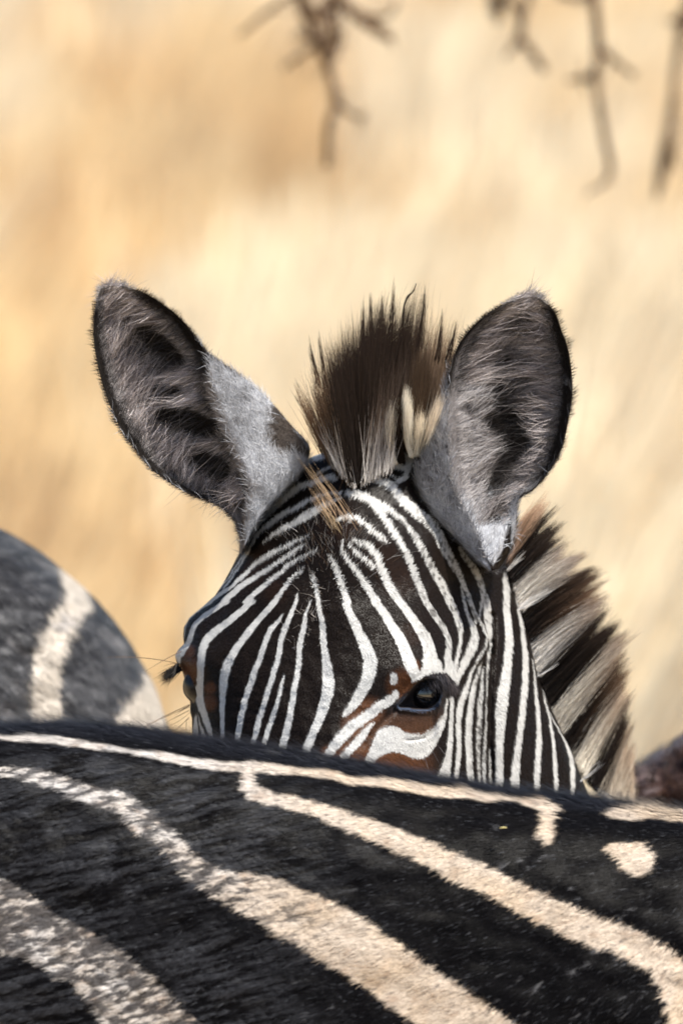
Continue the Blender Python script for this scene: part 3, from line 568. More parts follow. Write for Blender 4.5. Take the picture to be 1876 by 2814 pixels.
for E_, right in ((EL, False), (ER, True)):
    v2, F, Nn, tt, ss, Vg, ni = E_; x, y = toPx(v2); zebra.add(v2, F, ear_col(x, y, tt, ss, right), 0)
    # short coat on the outer side and the rims
    nh = 34000; cr_ = np.linalg.norm(np.cross(v2[F[:, 1]] - v2[F[:, 0]], v2[F[:, 2]] - v2[F[:, 0]]), axis=1)
    fc = v2[F].mean(1); fn = Nn[F].mean(1); fx, fy = toPx(fc); wt = cr_ * ((fn @ FWD) < .5); cs = np.cumsum(wt); kf = np.minimum(np.searchsorted(cs, rng.random(nh) * cs[-1]), len(F) - 1)
    bb = rng.dirichlet((1, 1, 1), nh)[..., None]; p = (v2[F[kf]] * bb).sum(1); nn = unit((Nn[F[kf]] * bb).sum(1)); th = tt[F[kf]].max(1); sh = ss[F[kf]].mean(1)
    x, y = toPx(p); c = ear_col(x, y, th, sh, right) * (.6 + .8 * rng.random((nh, 1)))
    ax = np.array([-.55, -.83]) if not right else np.array([.15, -1.0])
    d = img_dir(ax[0] + rng.normal(size=nh) * .5, ax[1] + rng.normal(size=nh) * .5)
    short_fur(zebra, p, nn, d, (.0045 + .005 * (c.mean(1) > .15)) * (.5 + .9 * rng.random(nh)), .00034, c, .20 + .2 * rng.random(nh), 1)
    # rim fringe pointing outwards
    nr = 4200; sidx = rng.integers(4, Vg.shape[0] - 8, nr); lft = rng.random(nr) < .5
    a = np.where(lft[:, None], Vg[sidx, 0], Vg[sidx, ni - 1]); ctr = Vg[sidx, ni // 2]; o_ = unit(a - ctr); o_ = o_ - FWD * (o_ @ FWD)[:, None] * .8
    a = a - o_ * rng.random((nr, 1)) * .002
    tip_ = a + (unit(o_) + img_dir(np.full(nr, ax[0] * .7), np.full(nr, ax[1] * .7)) + rng.normal(size=(nr, 3)) * .2) * (.0007 + .0046 * rng.random((nr, 1)) ** 2 * (.25 + 1.3 * vnoise(sidx / 2.3, lft * 3.0, 77))[:, None])
    lowr = (sidx > 54) & (lft == right)
    cc_ = np.where(((sidx < 14) | lowr)[:, None], np.array([.30, .28, .27]), np.array([.02, .015, .012])) * (.7 + .6 * rng.random((nr, 1)))
    strands(zebra, a, tip_, np.zeros((nr, 3)), .00026, cc_, cc_, 2, 1)

# ------------------------------------------------------------------ hidden rest of the watching zebra: muzzle, trunk and legs
def zcol(v):
    q = np.sin((v[:, 0] * 1.0 + v[:, 1] * .6 + .5 * v[:, 2]) * 58 + 2 * np.sin(v[:, 2] * 9)); return np.where(q[:, None] > -.1, BLACK, WHITE * .8)
mz = P([850, 860, 870, 880], [2330, 2600, 2900, 3180], [70, 60, 45, 30]); tube(zebra, mz, [.10, .085, .065, .05], zcol, 0, 24)
w0 = P(1420, 2480, 190); tube(zebra, [w0 + (-.03, 0, .0), w0 + (.0, .12, -.12), (w0[0] + .02, w0[1] + .35, .66), (w0[0] + .04, w0[1] + .8, .62), (w0[0] + .06, w0[1] + 1.2, .60), (w0[0] + .07, w0[1] + 1.4, .58)], [.08, .13, .20, .23, .22, .12], zcol, 0, 32, 6)
for dx_, dy_ in ((-.1, .35), (.14, .35), (-.08, 1.2), (.2, 1.2)):
    b0 = np.array([w0[0] + dx_, w0[1] + dy_, .6]); tube(zebra, [b0, (b0[0], b0[1] + .02, .5), (b0[0], b0[1] - .01, .28), (b0[0], b0[1], .08), (b0[0], b0[1] - .01, .0)], [.09, .045, .03, .03, .045], zcol, 0, 12)
zeb = zebra.build('zebra', [M_SKIN, M_FUR]); tag(zeb, 'striped zebra peering at the camera over the back of another, ears up', 'zebra')

# eyes
def ball(name, c, r, look, m_=None):
    u = np.linspace(0, np.pi, 33); v = np.linspace(0, 2 * np.pi, 48, endpoint=False); U, Vv = np.meshgrid(u, v, indexing='ij')
    X = np.stack([np.sin(U) * np.cos(Vv), np.sin(U) * np.sin(Vv), np.cos(U)], -1); lk = unit(np.array(look, float))
    a = (X @ lk); bulge = 1 + .10 * sstep(.80, 1, a)
    V = (c + X * bulge[..., None] * r).reshape(-1, 3); a = a.ravel()
    col = np.where(a[:, None] > .90, [.004, .004, .005], np.where(a[:, None] > .62, [.012, .007, .005], [.014, .010, .009]))
    B = Bag(); B.add(V, grid_faces(33, 48, True), col); return B.build(name, [m_ or M_EYE], zeb)
ball('eye', P(EYE_C[0] - 13, EYE_C[1], 36 + 28.5), .0275, -FWD + .25 * RIGHT)
ball('eye', P(579, 1886, 74), .0212, -FWD * .3 - RIGHT, M_EYE2)

# eyelashes
def lashes(r0, r1, t0, t1, d0, dt, n, c, wd=.0005, bow=.004):
    k = rng.random(n); a = np.array(r0)[None] * (1 - k[:, None]) + np.array(r1)[None] * k[:, None] + rng.normal(size=(n, 2)) * 2.5
    b = np.array(t0)[None] * (1 - k[:, None]) + np.array(t1)[None] * k[:, None] + rng.normal(size=(n, 2)) * 9
    B = Bag(); rt = P(a[:, 0], a[:, 1], d0 + rng.random(n) * 4); tp = P(b[:, 0], b[:, 1], dt + rng.random(n) * 8)
    cc_ = np.array(c) * (.6 + .9 * rng.random((n, 1))); strands(B, rt, tp, -FWD * bow + RIGHT * 0 + rng.normal(size=(n, 3)) * .0006, wd, cc_, cc_ * 1.6, 4)
    return B
Yp = lambda x, y: (1080 + x * .14031, 1780 + y * .14031)
Bl = Bag()
for r0, r1, t0, t1, nl, cl in [(Yp(620, 560), Yp(1000, 520), Yp(720, 860), Yp(1220, 900), 110, (.035, .032, .036)), (Yp(980, 500), Yp(1130, 640), Yp(1150, 900), Yp(1290, 900), 100, (.06, .05, .05)), (Yp(440, 700), Yp(640, 600), Yp(560, 800), Yp(780, 900), 40, (.02, .02, .025))]:
    q = lashes(r0, r1, t0, t1, 26, 24, nl, cl, .00032, .0025); Bl.v += q.v; Bl.c += q.c; Bl.m += q.m; Bl.s += q.s; Bl.f += [f + Bl.n for f in q.f]; Bl.n += q.n
Bl.build('eyelashes', [M_MANE], zeb)
Wp = lambda x, y: (420 + x * .14031, 1740 + y * .14031)
lashes(Wp(480, 590), Wp(560, 720), Wp(200, 860), Wp(230, 960), 78, 70, 170, (.012, .010, .009), .0004, .002).build('eyelashes', [M_MANE], zeb)
# whiskers beside the far eye
for grp in ([((700, 1400), (-300, 1860), 0), ((705, 1440), (-400, 2000), .002), ((700, 1520), (240, 1760), 0), ((705, 1560), (230, 1840), -.002), ((690, 1640), (370, 1960), 0), ((700, 1410), (430, 1610), 0), ((640, 1700), (640, 2060), .003)], [((620, 330), (-150, 760), .001), ((420, 600), (-900, 480), .002), ((560, 620), (200, 650), .002)]):
  B = Bag()
  for a, b, bo in grp:
    for q in range(2):
        j = rng.normal(size=4) * 14; a_ = Wp(a[0] + 20, a[1] + j[0]); b_ = Wp(b[0] + j[2], b[1] + j[3]); strands(B, P(*a_, 82)[None], P(*b_, 66)[None], (UP * bo)[None], .00034, np.array([[.10, .06, .04]]), np.array([[.22, .14, .09]]), 8)
  B.build('whiskers', [M_MANE], zeb, kind='stuff')
B = Bag()   # long feelers round the near eye
for a, b in [((600, 1040), (680, 1190)), ((560, 1110), (600, 1240)), ((660, 1040), (720, 1120)), ((250, 930), (300, 1010)), ((330, 950), (345, 1040)), ((480, 980), (520, 1060)), ((560, 970), (620, 1050))]:
    a_ = cv('D', [a])[0]; b_ = cv('D', [b])[0]; strands(B, P(*a_, 12)[None], P(*b_, 4)[None], np.zeros((1, 3)), .00028, np.array([[.05, .045, .05]]), np.array([[.3, .28, .28]]), 4)
B.build('whiskers', [M_MANE], zeb, kind='stuff')

# hair inside the ears
EARDK = EARDK_
for (v2, F, Nn, tt, ss, Vg, ni), right in ((EL, False), (ER, True)):
    B = Bag(); n = 12000; si = rng.random(n) ** .9 * .80 + .04; side = rng.random(n) < .5
    if right: side = rng.random(n) < .62      # True: from the left rim inwards
    ti_ = np.where(side, .05 + .45 * rng.random(n) ** 1.3, .95 - .45 * rng.random(n) ** 1.3)
    i = (si * (Vg.shape[0] - 1)).astype(int); j = (ti_ * (ni - 1)).astype(int)
    acr = (not right) * ((~side) & (ti_ > .9) & (si > .38)); rt = Vg[i, j] + rng.normal(size=(n, 3)) * .0015; ctr = Vg[i, ni // 2]; inw = unit(ctr - rt + 1e-6); inw = inw - FWD * (inw @ FWD)[:, None] * .75
    cl_id = (si * 46).astype(int) * 7 + (ti_ * 6).astype(int); cr2 = np.random.default_rng(5).normal(size=(600, 3))[cl_id % 600]
    tipw = img_dir(np.full(n, -.35 if not right else .05), np.where(side, -.55, .15))
    Ln = (.006 + .018 * rng.random(n) ** 1.5) * (.55 + .9 * np.sin(np.pi * np.clip(si, 0, 1))) * np.where(np.minimum(ti_, 1 - ti_) < .12, .45, 1)
    tp = rt + (inw + tipw * .8 + cr2 * .20 + rng.normal(size=(n, 3)) * .20 - FWD * .20) * Ln[:, None]
    x, y = toPx(rt); br = sstep(.25, .75, fbm(x / 32, y / 22, 33)); e = np.minimum(ti_, 1 - ti_)
    base = lerp(np.array([.24, .20, .19]), np.array([.78, .70, .68]), np.clip(br * 1.1, 0, 1)) * (.45 + .75 * rng.random((n, 1)) ** 1.4)
    base = base * (1.2 - 1.08 * sstep(.10, .40, e) * (1.2 - .75 * br))[:, None].clip(.05, 2)  # hair colour darkened inwards to stand for shade in the cup
    if not right: pl_ = (~side) & (e < .17) & (si > .38); base = np.where(pl_[:, None], base * .5 + np.array([.22, .20, .20]), base)
    if right: pl_ = side & (e < .2) & (si > .42); base = np.where(pl_[:, None], base * .4 + np.array([.36, .35, .35]), base)
    if right: base = base * .8
    rimd = ((e < .10) & (si > .12) & ((not right) | (~side) | (si < .45)))[:, None]; base = np.where(rimd, base * .1, base)
    dkm = np.max([sstep(-8, 6, sd_lines(EARDK[right], *toPx(rt * (1 - q_) + tp * q_))) for q_ in (.15, .5, .85)], 0); base = base * (1 - .9 * dkm[:, None])  # hairs crossing the painted hollows are darkened too
    keep = rng.random(n) > dkm * .85
    bend = (UP * .0 - FWD * .9 + rng.normal(size=(n, 3)) * .35) * Ln[:, None] * .16
    strands(B, rt[keep], tp[keep], bend[keep], .00032, base[keep] * .7, base[keep] * 1.15, 4)
    B.build('ear_hair', [M_MANE], zeb)

# ------------------------------------------------------------------ crest of hair between the ears
def tuft(B, r0, r1, t0, t1, dep0, dep1, n, c0, c1, wd=.0003, clump=40, jr=5, jt=10, bow=0., short=.3, mid=None, lean=0., mb=.10):
    n = int(n * 1.15)
    """roots along r0-r1, tips along t0-t1 (pixels), gathered in clumps"""
    k = rng.random(n); ck = (np.floor(k * clump) + rng.random(clump)[np.minimum((k * clump).astype(int), clump - 1)]) / clump
    kk = k * .35 + ck * .65; lenk = (1.07 - short * rng.random(n) ** 1.1) * (1 - .36 * rng.random(clump + 1)[(k * clump).astype(int)] ** 1.5 * rng.random(n) ** .25)
    a = np.array(r0)[None] * (1 - k[:, None]) + np.array(r1)[None] * k[:, None] + rng.normal(size=(n, 2)) * jr
    b = np.array(t0)[None] * (1 - kk[:, None]) + np.array(t1)[None] * kk[:, None] + rng.normal(size=(n, 2)) * jt
    b = a + (b - a) * lenk[:, None]; dd = dep0 + (dep1 - dep0) * k + rng.normal(size=n) * 6
    cA = np.array(c0) * (.6 + .8 * rng.random((n, 1))); cB = np.array(c1) * (.6 + .8 * rng.random((n, 1))); cM = None if mid is None else np.array(mid) * (.6 + .8 * rng.random((n, 1)))
    Ld = np.linalg.norm(b - a, axis=1) * 3e-4
    bd = (RIGHT * bow + rng.normal(size=(n, 3)) * .025) * Ld[:, None]
    strands(B, P(a[:, 0], a[:, 1], dd), P(b[:, 0], b[:, 1], dd + lean + rng.normal(size=n) * 8), bd, wd, cA, cB, 6, 0, cM)
B = Bag(); DK = (.009, .006, .0045); DB = (.020, .012, .008); LB = (.26, .165, .10); GR = (.30, .26, .24); WH = (.78, .74, .68)
I_ = lambda x, y: (780 + x * .33163, 760 + y * .33163)
tuft(B, I_(560, 1690), I_(690, 1640), I_(330, 640), I_(860, 150), 50, 84, 3600, DK, DB, clump=84, jr=8, jt=11, short=.45)
tuft(B, I_(600, 1690), I_(720, 1560), I_(620, 300), I_(1130, 150), 64, 104, 3000, DK, DB, clump=76, jr=8, jt=11, short=.42)
tuft(B, I_(480, 1640), I_(640, 1650), I_(180, 760), I_(520, 430), 66, 96, 1700, DK, (.06, .036, .022), clump=34, jr=9, jt=14, short=.5)
tuft(B, I_(330, 1440), I_(560, 1740), I_(90, 960), I_(330, 640), 86, 64, 420, (.10, .07, .05), LB, clump=46, jr=7, jt=15, short=.55, wd=.00034, mid=(.14, .08, .045))
tuft(B, I_(420, 1560), I_(590, 1760), I_(250, 1150), I_(460, 1150), 62, 54, 150, (.6, .57, .54), (.25, .2, .16), clump=26, jr=5, jt=14, short=.6, wd=.00034)
tuft(B, I_(640, 1700), I_(860, 1620), I_(760, 620), I_(1080, 500), 72, 90, 1100, (.13, .11, .10), DB, clump=50, jr=8, jt=18, short=.45, mid=(.12, .085, .065), bow=.02)
tuft(B, I_(640, 1710), I_(880, 1600), I_(690, 1150), I_(950, 1050), 58, 72, 260, (.5, .47, .44), (.2,.17,.15), clump=30, jr=7, jt=20, short=.5, wd=.00034)
tuft(B, I_(700, 1600), I_(960, 1500), I_(900, 420), I_(1180, 170), 100, 122, 2200, DK, (.045, .028, .018), clump=44, jr=10, jt=16, short=.42)
tuft(B, I_(880, 1570), I_(930, 1540), I_(880, 1080), I_(930, 1000), 88, 92, 420, WH, (.5, .45, .38), clump=12, jr=3, jt=8, short=.3, bow=-.06, lean=-34)
tuft(B, I_(950, 1540), I_(990, 1520), I_(940, 1060), I_(980, 900), 90, 94, 500, DK, DB, clump=12, jr=3, jt=8, short=.3, bow=-.08, lean=-38)
tuft(B, I_(1045, 1490), I_(1085, 1480), I_(1005, 940), I_(1050, 900), 98, 100, 620, (.84, .82, .76), (.80, .74, .64), clump=12, jr=3, jt=5, short=.25, bow=-.06, lean=-44)
tuft(B, I_(1060, 1440), I_(1120, 1420), I_(1080, 700), I_(1200, 560), 96, 100, 1500, (.045, .03, .02), (.09, .06, .04), clump=30, jr=5, jt=12, short=.45, lean=-30)
tuft(B, I_(1080, 1480), I_(1115, 1470), I_(1100, 1150), I_(1180, 1020), 98, 100, 360, (.85, .83, .77), (.7, .62, .5), clump=9, jr=3, jt=7, short=.4, lean=-42)
tuft(B, I_(1130, 1470), I_(1170, 1450), I_(1250, 1120), I_(1320, 930), 100, 104, 800, (.85, .83, .77), (.66, .57, .46), clump=16, jr=4, jt=9, short=.38, lean=-38)
tuft(B, I_(980, 1450), I_(1220, 1380), I_(1150, 380), I_(1440, 420), 126, 140, 1300, (.07, .045, .03), (.20, .135, .085), clump=44, jr=10, jt=18, short=.5, wd=.00036)
tuft(B, I_(1060, 1440), I_(1250, 1360), I_(1180, 560), I_(1480, 560), 110, 124, 900, (.10, .07, .05), (.2, .135, .09), clump=34, jr=10, jt=20, short=.5, wd=.00034)
for a, b in [((740, 700), (715, 170)), ((880, 700), (910, 95)), ((1120, 600), (1165, 140)), ((660, 800), (650, 260)), ((300, 900), (210, 560)), ((350, 1000), (290, 520)), ((240, 1200), (95, 950)), ((1270, 700), (1310, 330)), ((1350, 700), (1425, 400)), ((820, 700), (812, 200))]:
    q = 26; a_ = np.array(I_(*a)) + rng.normal(size=(q, 2)) * 6; b_ = np.array(I_(*b)) + rng.normal(size=(q, 2)) * np.array([2.5, 16]); cc_ = np.array(DB) * (.5 + rng.random((q, 1)))
    strands(B, P(a_[:, 0], a_[:, 1], 95), P(b_[:, 0], b_[:, 1], 95), rng.normal(size=(q, 3)) * .0008, .0004, cc_, cc_ * 1.6, 6)
cu = np.array([(980, 420), (985, 320), (1000, 220), (1030, 160), (1070, 120), (1095, 60)], float)
for q in range(8):
    W3 = np.array([P(*I_(a + rng.normal() * 3, b + rng.normal() * 3), 95) for a, b in cu])
    tube(B, W3, [.0004, .0004, .0004, .0003, .0002, .0001], DB, n=4, nsub=3)
B.build('mane', [M_MANE], zeb)

# wisp of brown hair lying from the whorl towards the far ear, and loose pale hairs round the whorl
B = Bag()
tuft(B, (985, 1455), (912, 1400), (835, 1240), (792, 1225), 22, 40, 26, (.24, .16, .10), (.48, .33, .19), clump=10, jr=6, jt=8, short=.45, wd=.00034, lean=26, bow=.02)
tuft(B, (930, 1460), (905, 1420), (880, 1350), (840, 1330), 20, 24, 40, (.16, .12, .07), (.42, .28, .17), clump=12, jr=8, jt=14, short=.6, wd=.00032, lean=10)
B.build('forelock', [M_MANE], zeb); B = Bag()
n = 300; a = np.stack([rng.normal(size=n) * 62 + 925, rng.normal(size=n) * 52 + 1505], 1); dxy = np.stack([rng.normal(size=n) * .45 + (a[:, 0] - 900) / 180, -1.0 + rng.normal(size=n) * .35], 1); Ls = (12 + 34 * rng.random(n) ** 1.5)[:, None]; b = a + dxy * Ls
ds = head_depth(a[:, 0], a[:, 1]); cc_ = np.where((rng.random(n) < .72)[:, None], np.array([.58, .55, .52]), np.array([.22, .14, .09])) * (.6 + .6 * rng.random((n, 1)))
strands(B, P(a[:, 0], a[:, 1], ds + 1), P(b[:, 0], b[:, 1], ds - 2 - 6 * rng.random(n)), rng.normal(size=(n, 3)) * .0007, .0002, cc_ * .8, cc_, 4)
n = 70; a = np.stack([rng.normal(size=n) * 22 + 850, rng.normal(size=n) * 45 + 1690], 1); a[:, 0] -= (a[:, 1] - 1690) * .35
dxy = np.stack([rng.normal(size=n) * .9, -.7 + rng.normal(size=n) * .4], 1); b = a + dxy * (8 + 16 * rng.random(n))[:, None]; ds = head_depth(a[:, 0], a[:, 1]); cc_ = np.array([.68, .62, .56]) * (.5 + .6 * rng.random((n, 1)))
strands(B, P(a[:, 0], a[:, 1], ds), P(b[:, 0], b[:, 1], ds - 3 - 3 * rng.random(n)), rng.normal(size=(n, 3)) * .0005, .00026, cc_ * .8, cc_, 3)
B.build('whorl_hair', [M_MANE], zeb, kind='stuff')

# ------------------------------------------------------------------ mane down the neck
B = Bag()
MR = np.array([(110, 430, 330, 20, 150), (130, 560, 460, 110, 165), (165, 660, 545, 320, 175), (200, 790, 650, 440, 182), (225, 890, 720, 550, 190), (255, 1000, 830, 600, 198), (290, 1130, 815, 780, 205), (335, 1320, 850, 840, 215),
               (395, 1470, 940, 940, 228), (465, 1630, 1015, 1060, 240), (520, 1760, 1000, 1190, 255), (580, 1880, 985, 1330, 270), (660, 2020, 990, 1450, 285), (750, 2130, 1005, 1600, 300), (850, 2220, 1020, 1740, 320), (950, 2300, 1020, 1950, 340), (1010, 2350, 1012, 2150, 350)], float)
ox, oy, es = CROPS['E']; cum = np.r_[0, np.cumsum(np.hypot(*np.diff(MR[:, :2], axis=0).T))]; cum /= cum[-1]
LT = (.16, .105, .07)
bands = [(0, LB, LB), (480, (.24, .15, .10), (.45, .3, .2)), (540, DK, DB), (655, DK, DB), (690, (.72, .68, .62), LT), (865, (.70, .66, .60), LT), (890, DK, DB), (1095, DK, (.13, .075, .045)), (1125, WH, LT),
         (1325, WH, LT), (1350, DK, DB), (1560, DK, DB), (1600, (.74, .69, .60), LT), (1725, (.66, .61, .52), (.2, .12, .07)), (1750, DK, DB), (1875, DK, (.12, .07, .04)), (1900, (.70, .65, .56), LT), (2045, (.62, .57, .48), (.3, .2, .13)), (2065, DK, DB), (2165, DK, DB), (2195, (.50, .44, .36), (.26, .18, .12)), (2400, (.50, .44, .36), (.26, .18, .12))]
by_ = np.array([b[0] for b in bands]); bc0 = np.array([b[1] for b in bands]); bc1 = np.array([b[2] for b in bands])
for layer, (n, back, shr) in enumerate([(6000, 0, .34), (6000, 18, .26), (3600, 34, .2), (4500, -4, .55)]):
    k = rng.random(n); nc = (62, 80, 50, 95)[layer]; ci = (k * nc).astype(int); crn = rng.random(nc + 1); ck = (ci + crn[ci]) / nc; kt = k * .28 + ck * .72
    g = lambda kk, j: np.interp(kk, cum, MR[:, j])
    tl_ = -26 * sstep(.15, .5, kt); rx = g(k, 0) + rng.normal(size=n) * 14 - 12 + back * .6; ry = g(k, 1) + rng.normal(size=n) * 10; ft = np.random.default_rng(40 + layer).random(nc + 1)[ci]
    ra_ = np.random.default_rng(70 + layer).normal(size=(nc + 1, 2))[ci]; tx = g(kt, 2) + 12 + tl_ + ra_[:, 0] * 22 + rng.normal(size=n) * 12; ty = g(kt, 3) + tl_ * 1.4 + ra_[:, 1] * 20 + rng.normal(size=n) * 12; le = (1 - shr * rng.random(n) ** 1.3) * (1.06 - .55 * ft * (rng.random(n) ** .3))
    tx = rx + (tx - rx) * le; ty = ry + (ty - ry) * le
    yy = ry + rng.normal(size=n) * 7 + (crn[ci] - .5) * 70
    c0 = np.stack([np.interp(yy, by_, bc0[:, j]) for j in range(3)], 1); c1 = np.stack([np.interp(yy, by_, bc1[:, j]) for j in range(3)], 1); cm = c0 * .78 + c1 * .22
    f = (.55 + .8 * rng.random((n, 1))); dp = g(k, 4) + back + rng.normal(size=n) * 5; Ld = np.hypot(tx - rx, ty - ry) * es * 3e-4
    bd = (UP * .05 + rng.normal(size=(n, 3)) * .03) * Ld[:, None]
    strands(B, P(ox + rx * es, oy + ry * es, dp), P(ox + tx * es, oy + ty * es, dp + 12 + rng.normal(size=n) * 9), bd, .00038, c0 * f, c1 * f, 5, 0, cm * f)
# a few stray pale hairs
for a, b in [((190, 850), (440, 715)), ((200, 830), (400, 700)), ((640, 2080), (800, 1940)), ((330, 1330), (480, 1240)), ((110, 570), (240, 440)), ((120, 560), (230, 480))]:
    q = 5; a_ = np.array(a) + rng.normal(size=(q, 2)) * 6; b_ = np.array(b) + rng.normal(size=(q, 2)) * 12; cc_ = np.tile([[.7, .68, .66]], (q, 1))
    strands(B, P(ox + a_[:, 0] * es, oy + a_[:, 1] * es, 150), P(ox + b_[:, 0] * es, oy + b_[:, 1] * es, 150), rng.normal(size=(q, 3)) * .001, .0003, cc_, cc_, 5)
B.build('mane', [M_MANE], zeb)

# ------------------------------------------------------------------ the near zebra's back
NL = []
def t_(c, *p): NL.append(cv(c, p))
t_('F', (-400, 110, 16), (0, 122, 16), (100, 136, 22), (200, 132, 28), (300, 145, 38), (400, 160, 34), (500, 180, 24), (560, 186, 20), (620, 192, 12), (700, 206, 28), (800, 222, 34), (900, 242, 38), (1000, 256, 40), (1100, 266, 42), (1200, 272, 46), (1300, 281, 38), (1400, 291, 33), (1500, 302, 34), (1568, 310, 35))
t_('G', (0, 315, 34), (100, 335, 34), (200, 346, 34), (300, 360, 44), (400, 376, 44), (500, 386, 44), (600, 396, 38), (700, 410, 30), (780, 418, 16), (850, 426, 14), (930, 440, 46), (1000, 450, 44), (1035, 456, 20))
t_('G', (970, 450, 70), (970, 520, 74), (968, 570, 80), (965, 590, 50))
t_('G', (1240, 486, 8), (1290, 488, 36), (1350, 488, 48), (1420, 484, 42), (1500, 488, 34), (1568, 499, 30), (1900, 540, 30), (2300, 580, 40))
t_('F', (1160, 285, 50), (1160, 340, 66), (1190, 385, 70), (1260, 405, 58), (1350, 427, 58), (1450, 452, 64), (1568, 492, 76))
t_('G', (0, 490, 78), (100, 530, 84), (200, 566, 88), (300, 602, 95), (400, 642, 104), (500, 692, 112), (600, 738, 120), (700, 782, 122), (800, 832, 126), (900, 882, 130), (1000, 930, 134), (1100, 972, 140), (1200, 1005, 145), (1300, 1045, 132), (1400, 1090, 130), (1480, 1135, 140), (1545, 1210, 160), (1580, 1300, 160), (1600, 1450, 170), (1640, 1700, 180), (1800, 2600, 200))
t_('F', (-500, 1300, 200), (-100, 1500, 240), (250, 1800, 280), (450, 2300, 280), (500, 2700, 260))
t_('G', (1700, 900, 60), (1900, 1100, 150), (2150, 1500, 180), (2300, 2300, 200))
t_('F', (-300, 260, 40), (0, 283, 40), (80, 290, 46), (160, 300, 58), (240, 316, 72), (320, 345, 80), (420, 377, 84), (520, 412, 96), (600, 442, 112), (680, 502, 116), (750, 560, 106), (820, 622, 84), (880, 690, 104), (950, 750, 110), (1050, 805, 140), (1150, 835, 180), (1250, 870, 215), (1350, 925, 235), (1450, 975, 250), (1568, 1035, 262))
t_('G', (0, 1025, 262), (150, 1125, 258), (300, 1232, 250), (450, 1335, 250), (600, 1435, 250), (900, 1650, 260), (1300, 2100, 250), (1500, 2600, 240))
t_('F', (-250, 860, 330), (0, 930, 320), (130, 985, 280), (260, 1055, 240), (400, 1135, 250), (520, 1230, 285), (620, 1335, 315), (720, 1450, 330), (900, 1700, 330), (1250, 2200, 300), (1400, 2700, 280))
NSEG = segs(NL); P_BLOB = smooth_poly(cv('G', [(1232, 615), (1290, 598), (1345, 610), (1400, 602), (1452, 640), (1468, 690), (1440, 745), (1400, 762), (1345, 742), (1280, 682), (1240, 645)]), 2)
def flow_ang(x, y):
    """angle of the lie of the hair in the picture (degrees above horizontal, towards the right)"""
    rid = np.interp(x, RGX, RGY); below = y - rid
    a = 14 + 22 * sstep(900, 1900, x) - 22 * sstep(140, 0, below) + 10 * (fbm(x / 260, y / 200, 71) - .5) * 2 + 6 * sstep(300, 700, below)
    return np.radians(a)
RGX = [-2600, -1600, -900, -400, -100, 0, 80, 160, 250, 330, 420, 500, 640, 800, 1000, 1200, 1400, 1640, 1876, 2200, 2700, 3400, 4200]
RGY = [2500, 2150, 2020, 1992, 1994, 1998, 1996, 1992, 1996, 2002, 2012, 2026, 2044, 2068, 2102, 2142, 2172, 2198, 2232, 2262, 2270, 2200, 2080]
def streak(x, y, su, sv, seed, o=3):
    """noise drawn out along the lie of the hair: flat along the spine, 12 degrees at the left, 36 at the right"""
    x = np.asarray(x, float); y = np.asarray(y, float)
    def one(deg, sd):
        a = math.radians(deg); return fbm((x * math.cos(a) - y * math.sin(a)) / su, (x * math.sin(a) + y * math.cos(a)) / sv, sd, o)
    k = sstep(700, 1450, x); r = sstep(130, 20, y - np.interp(x, RGX, RGY))
    return (one(14, seed) * (1 - k) + one(34, seed + 1) * k) * (1 - r) + one(-7, seed + 2) * r
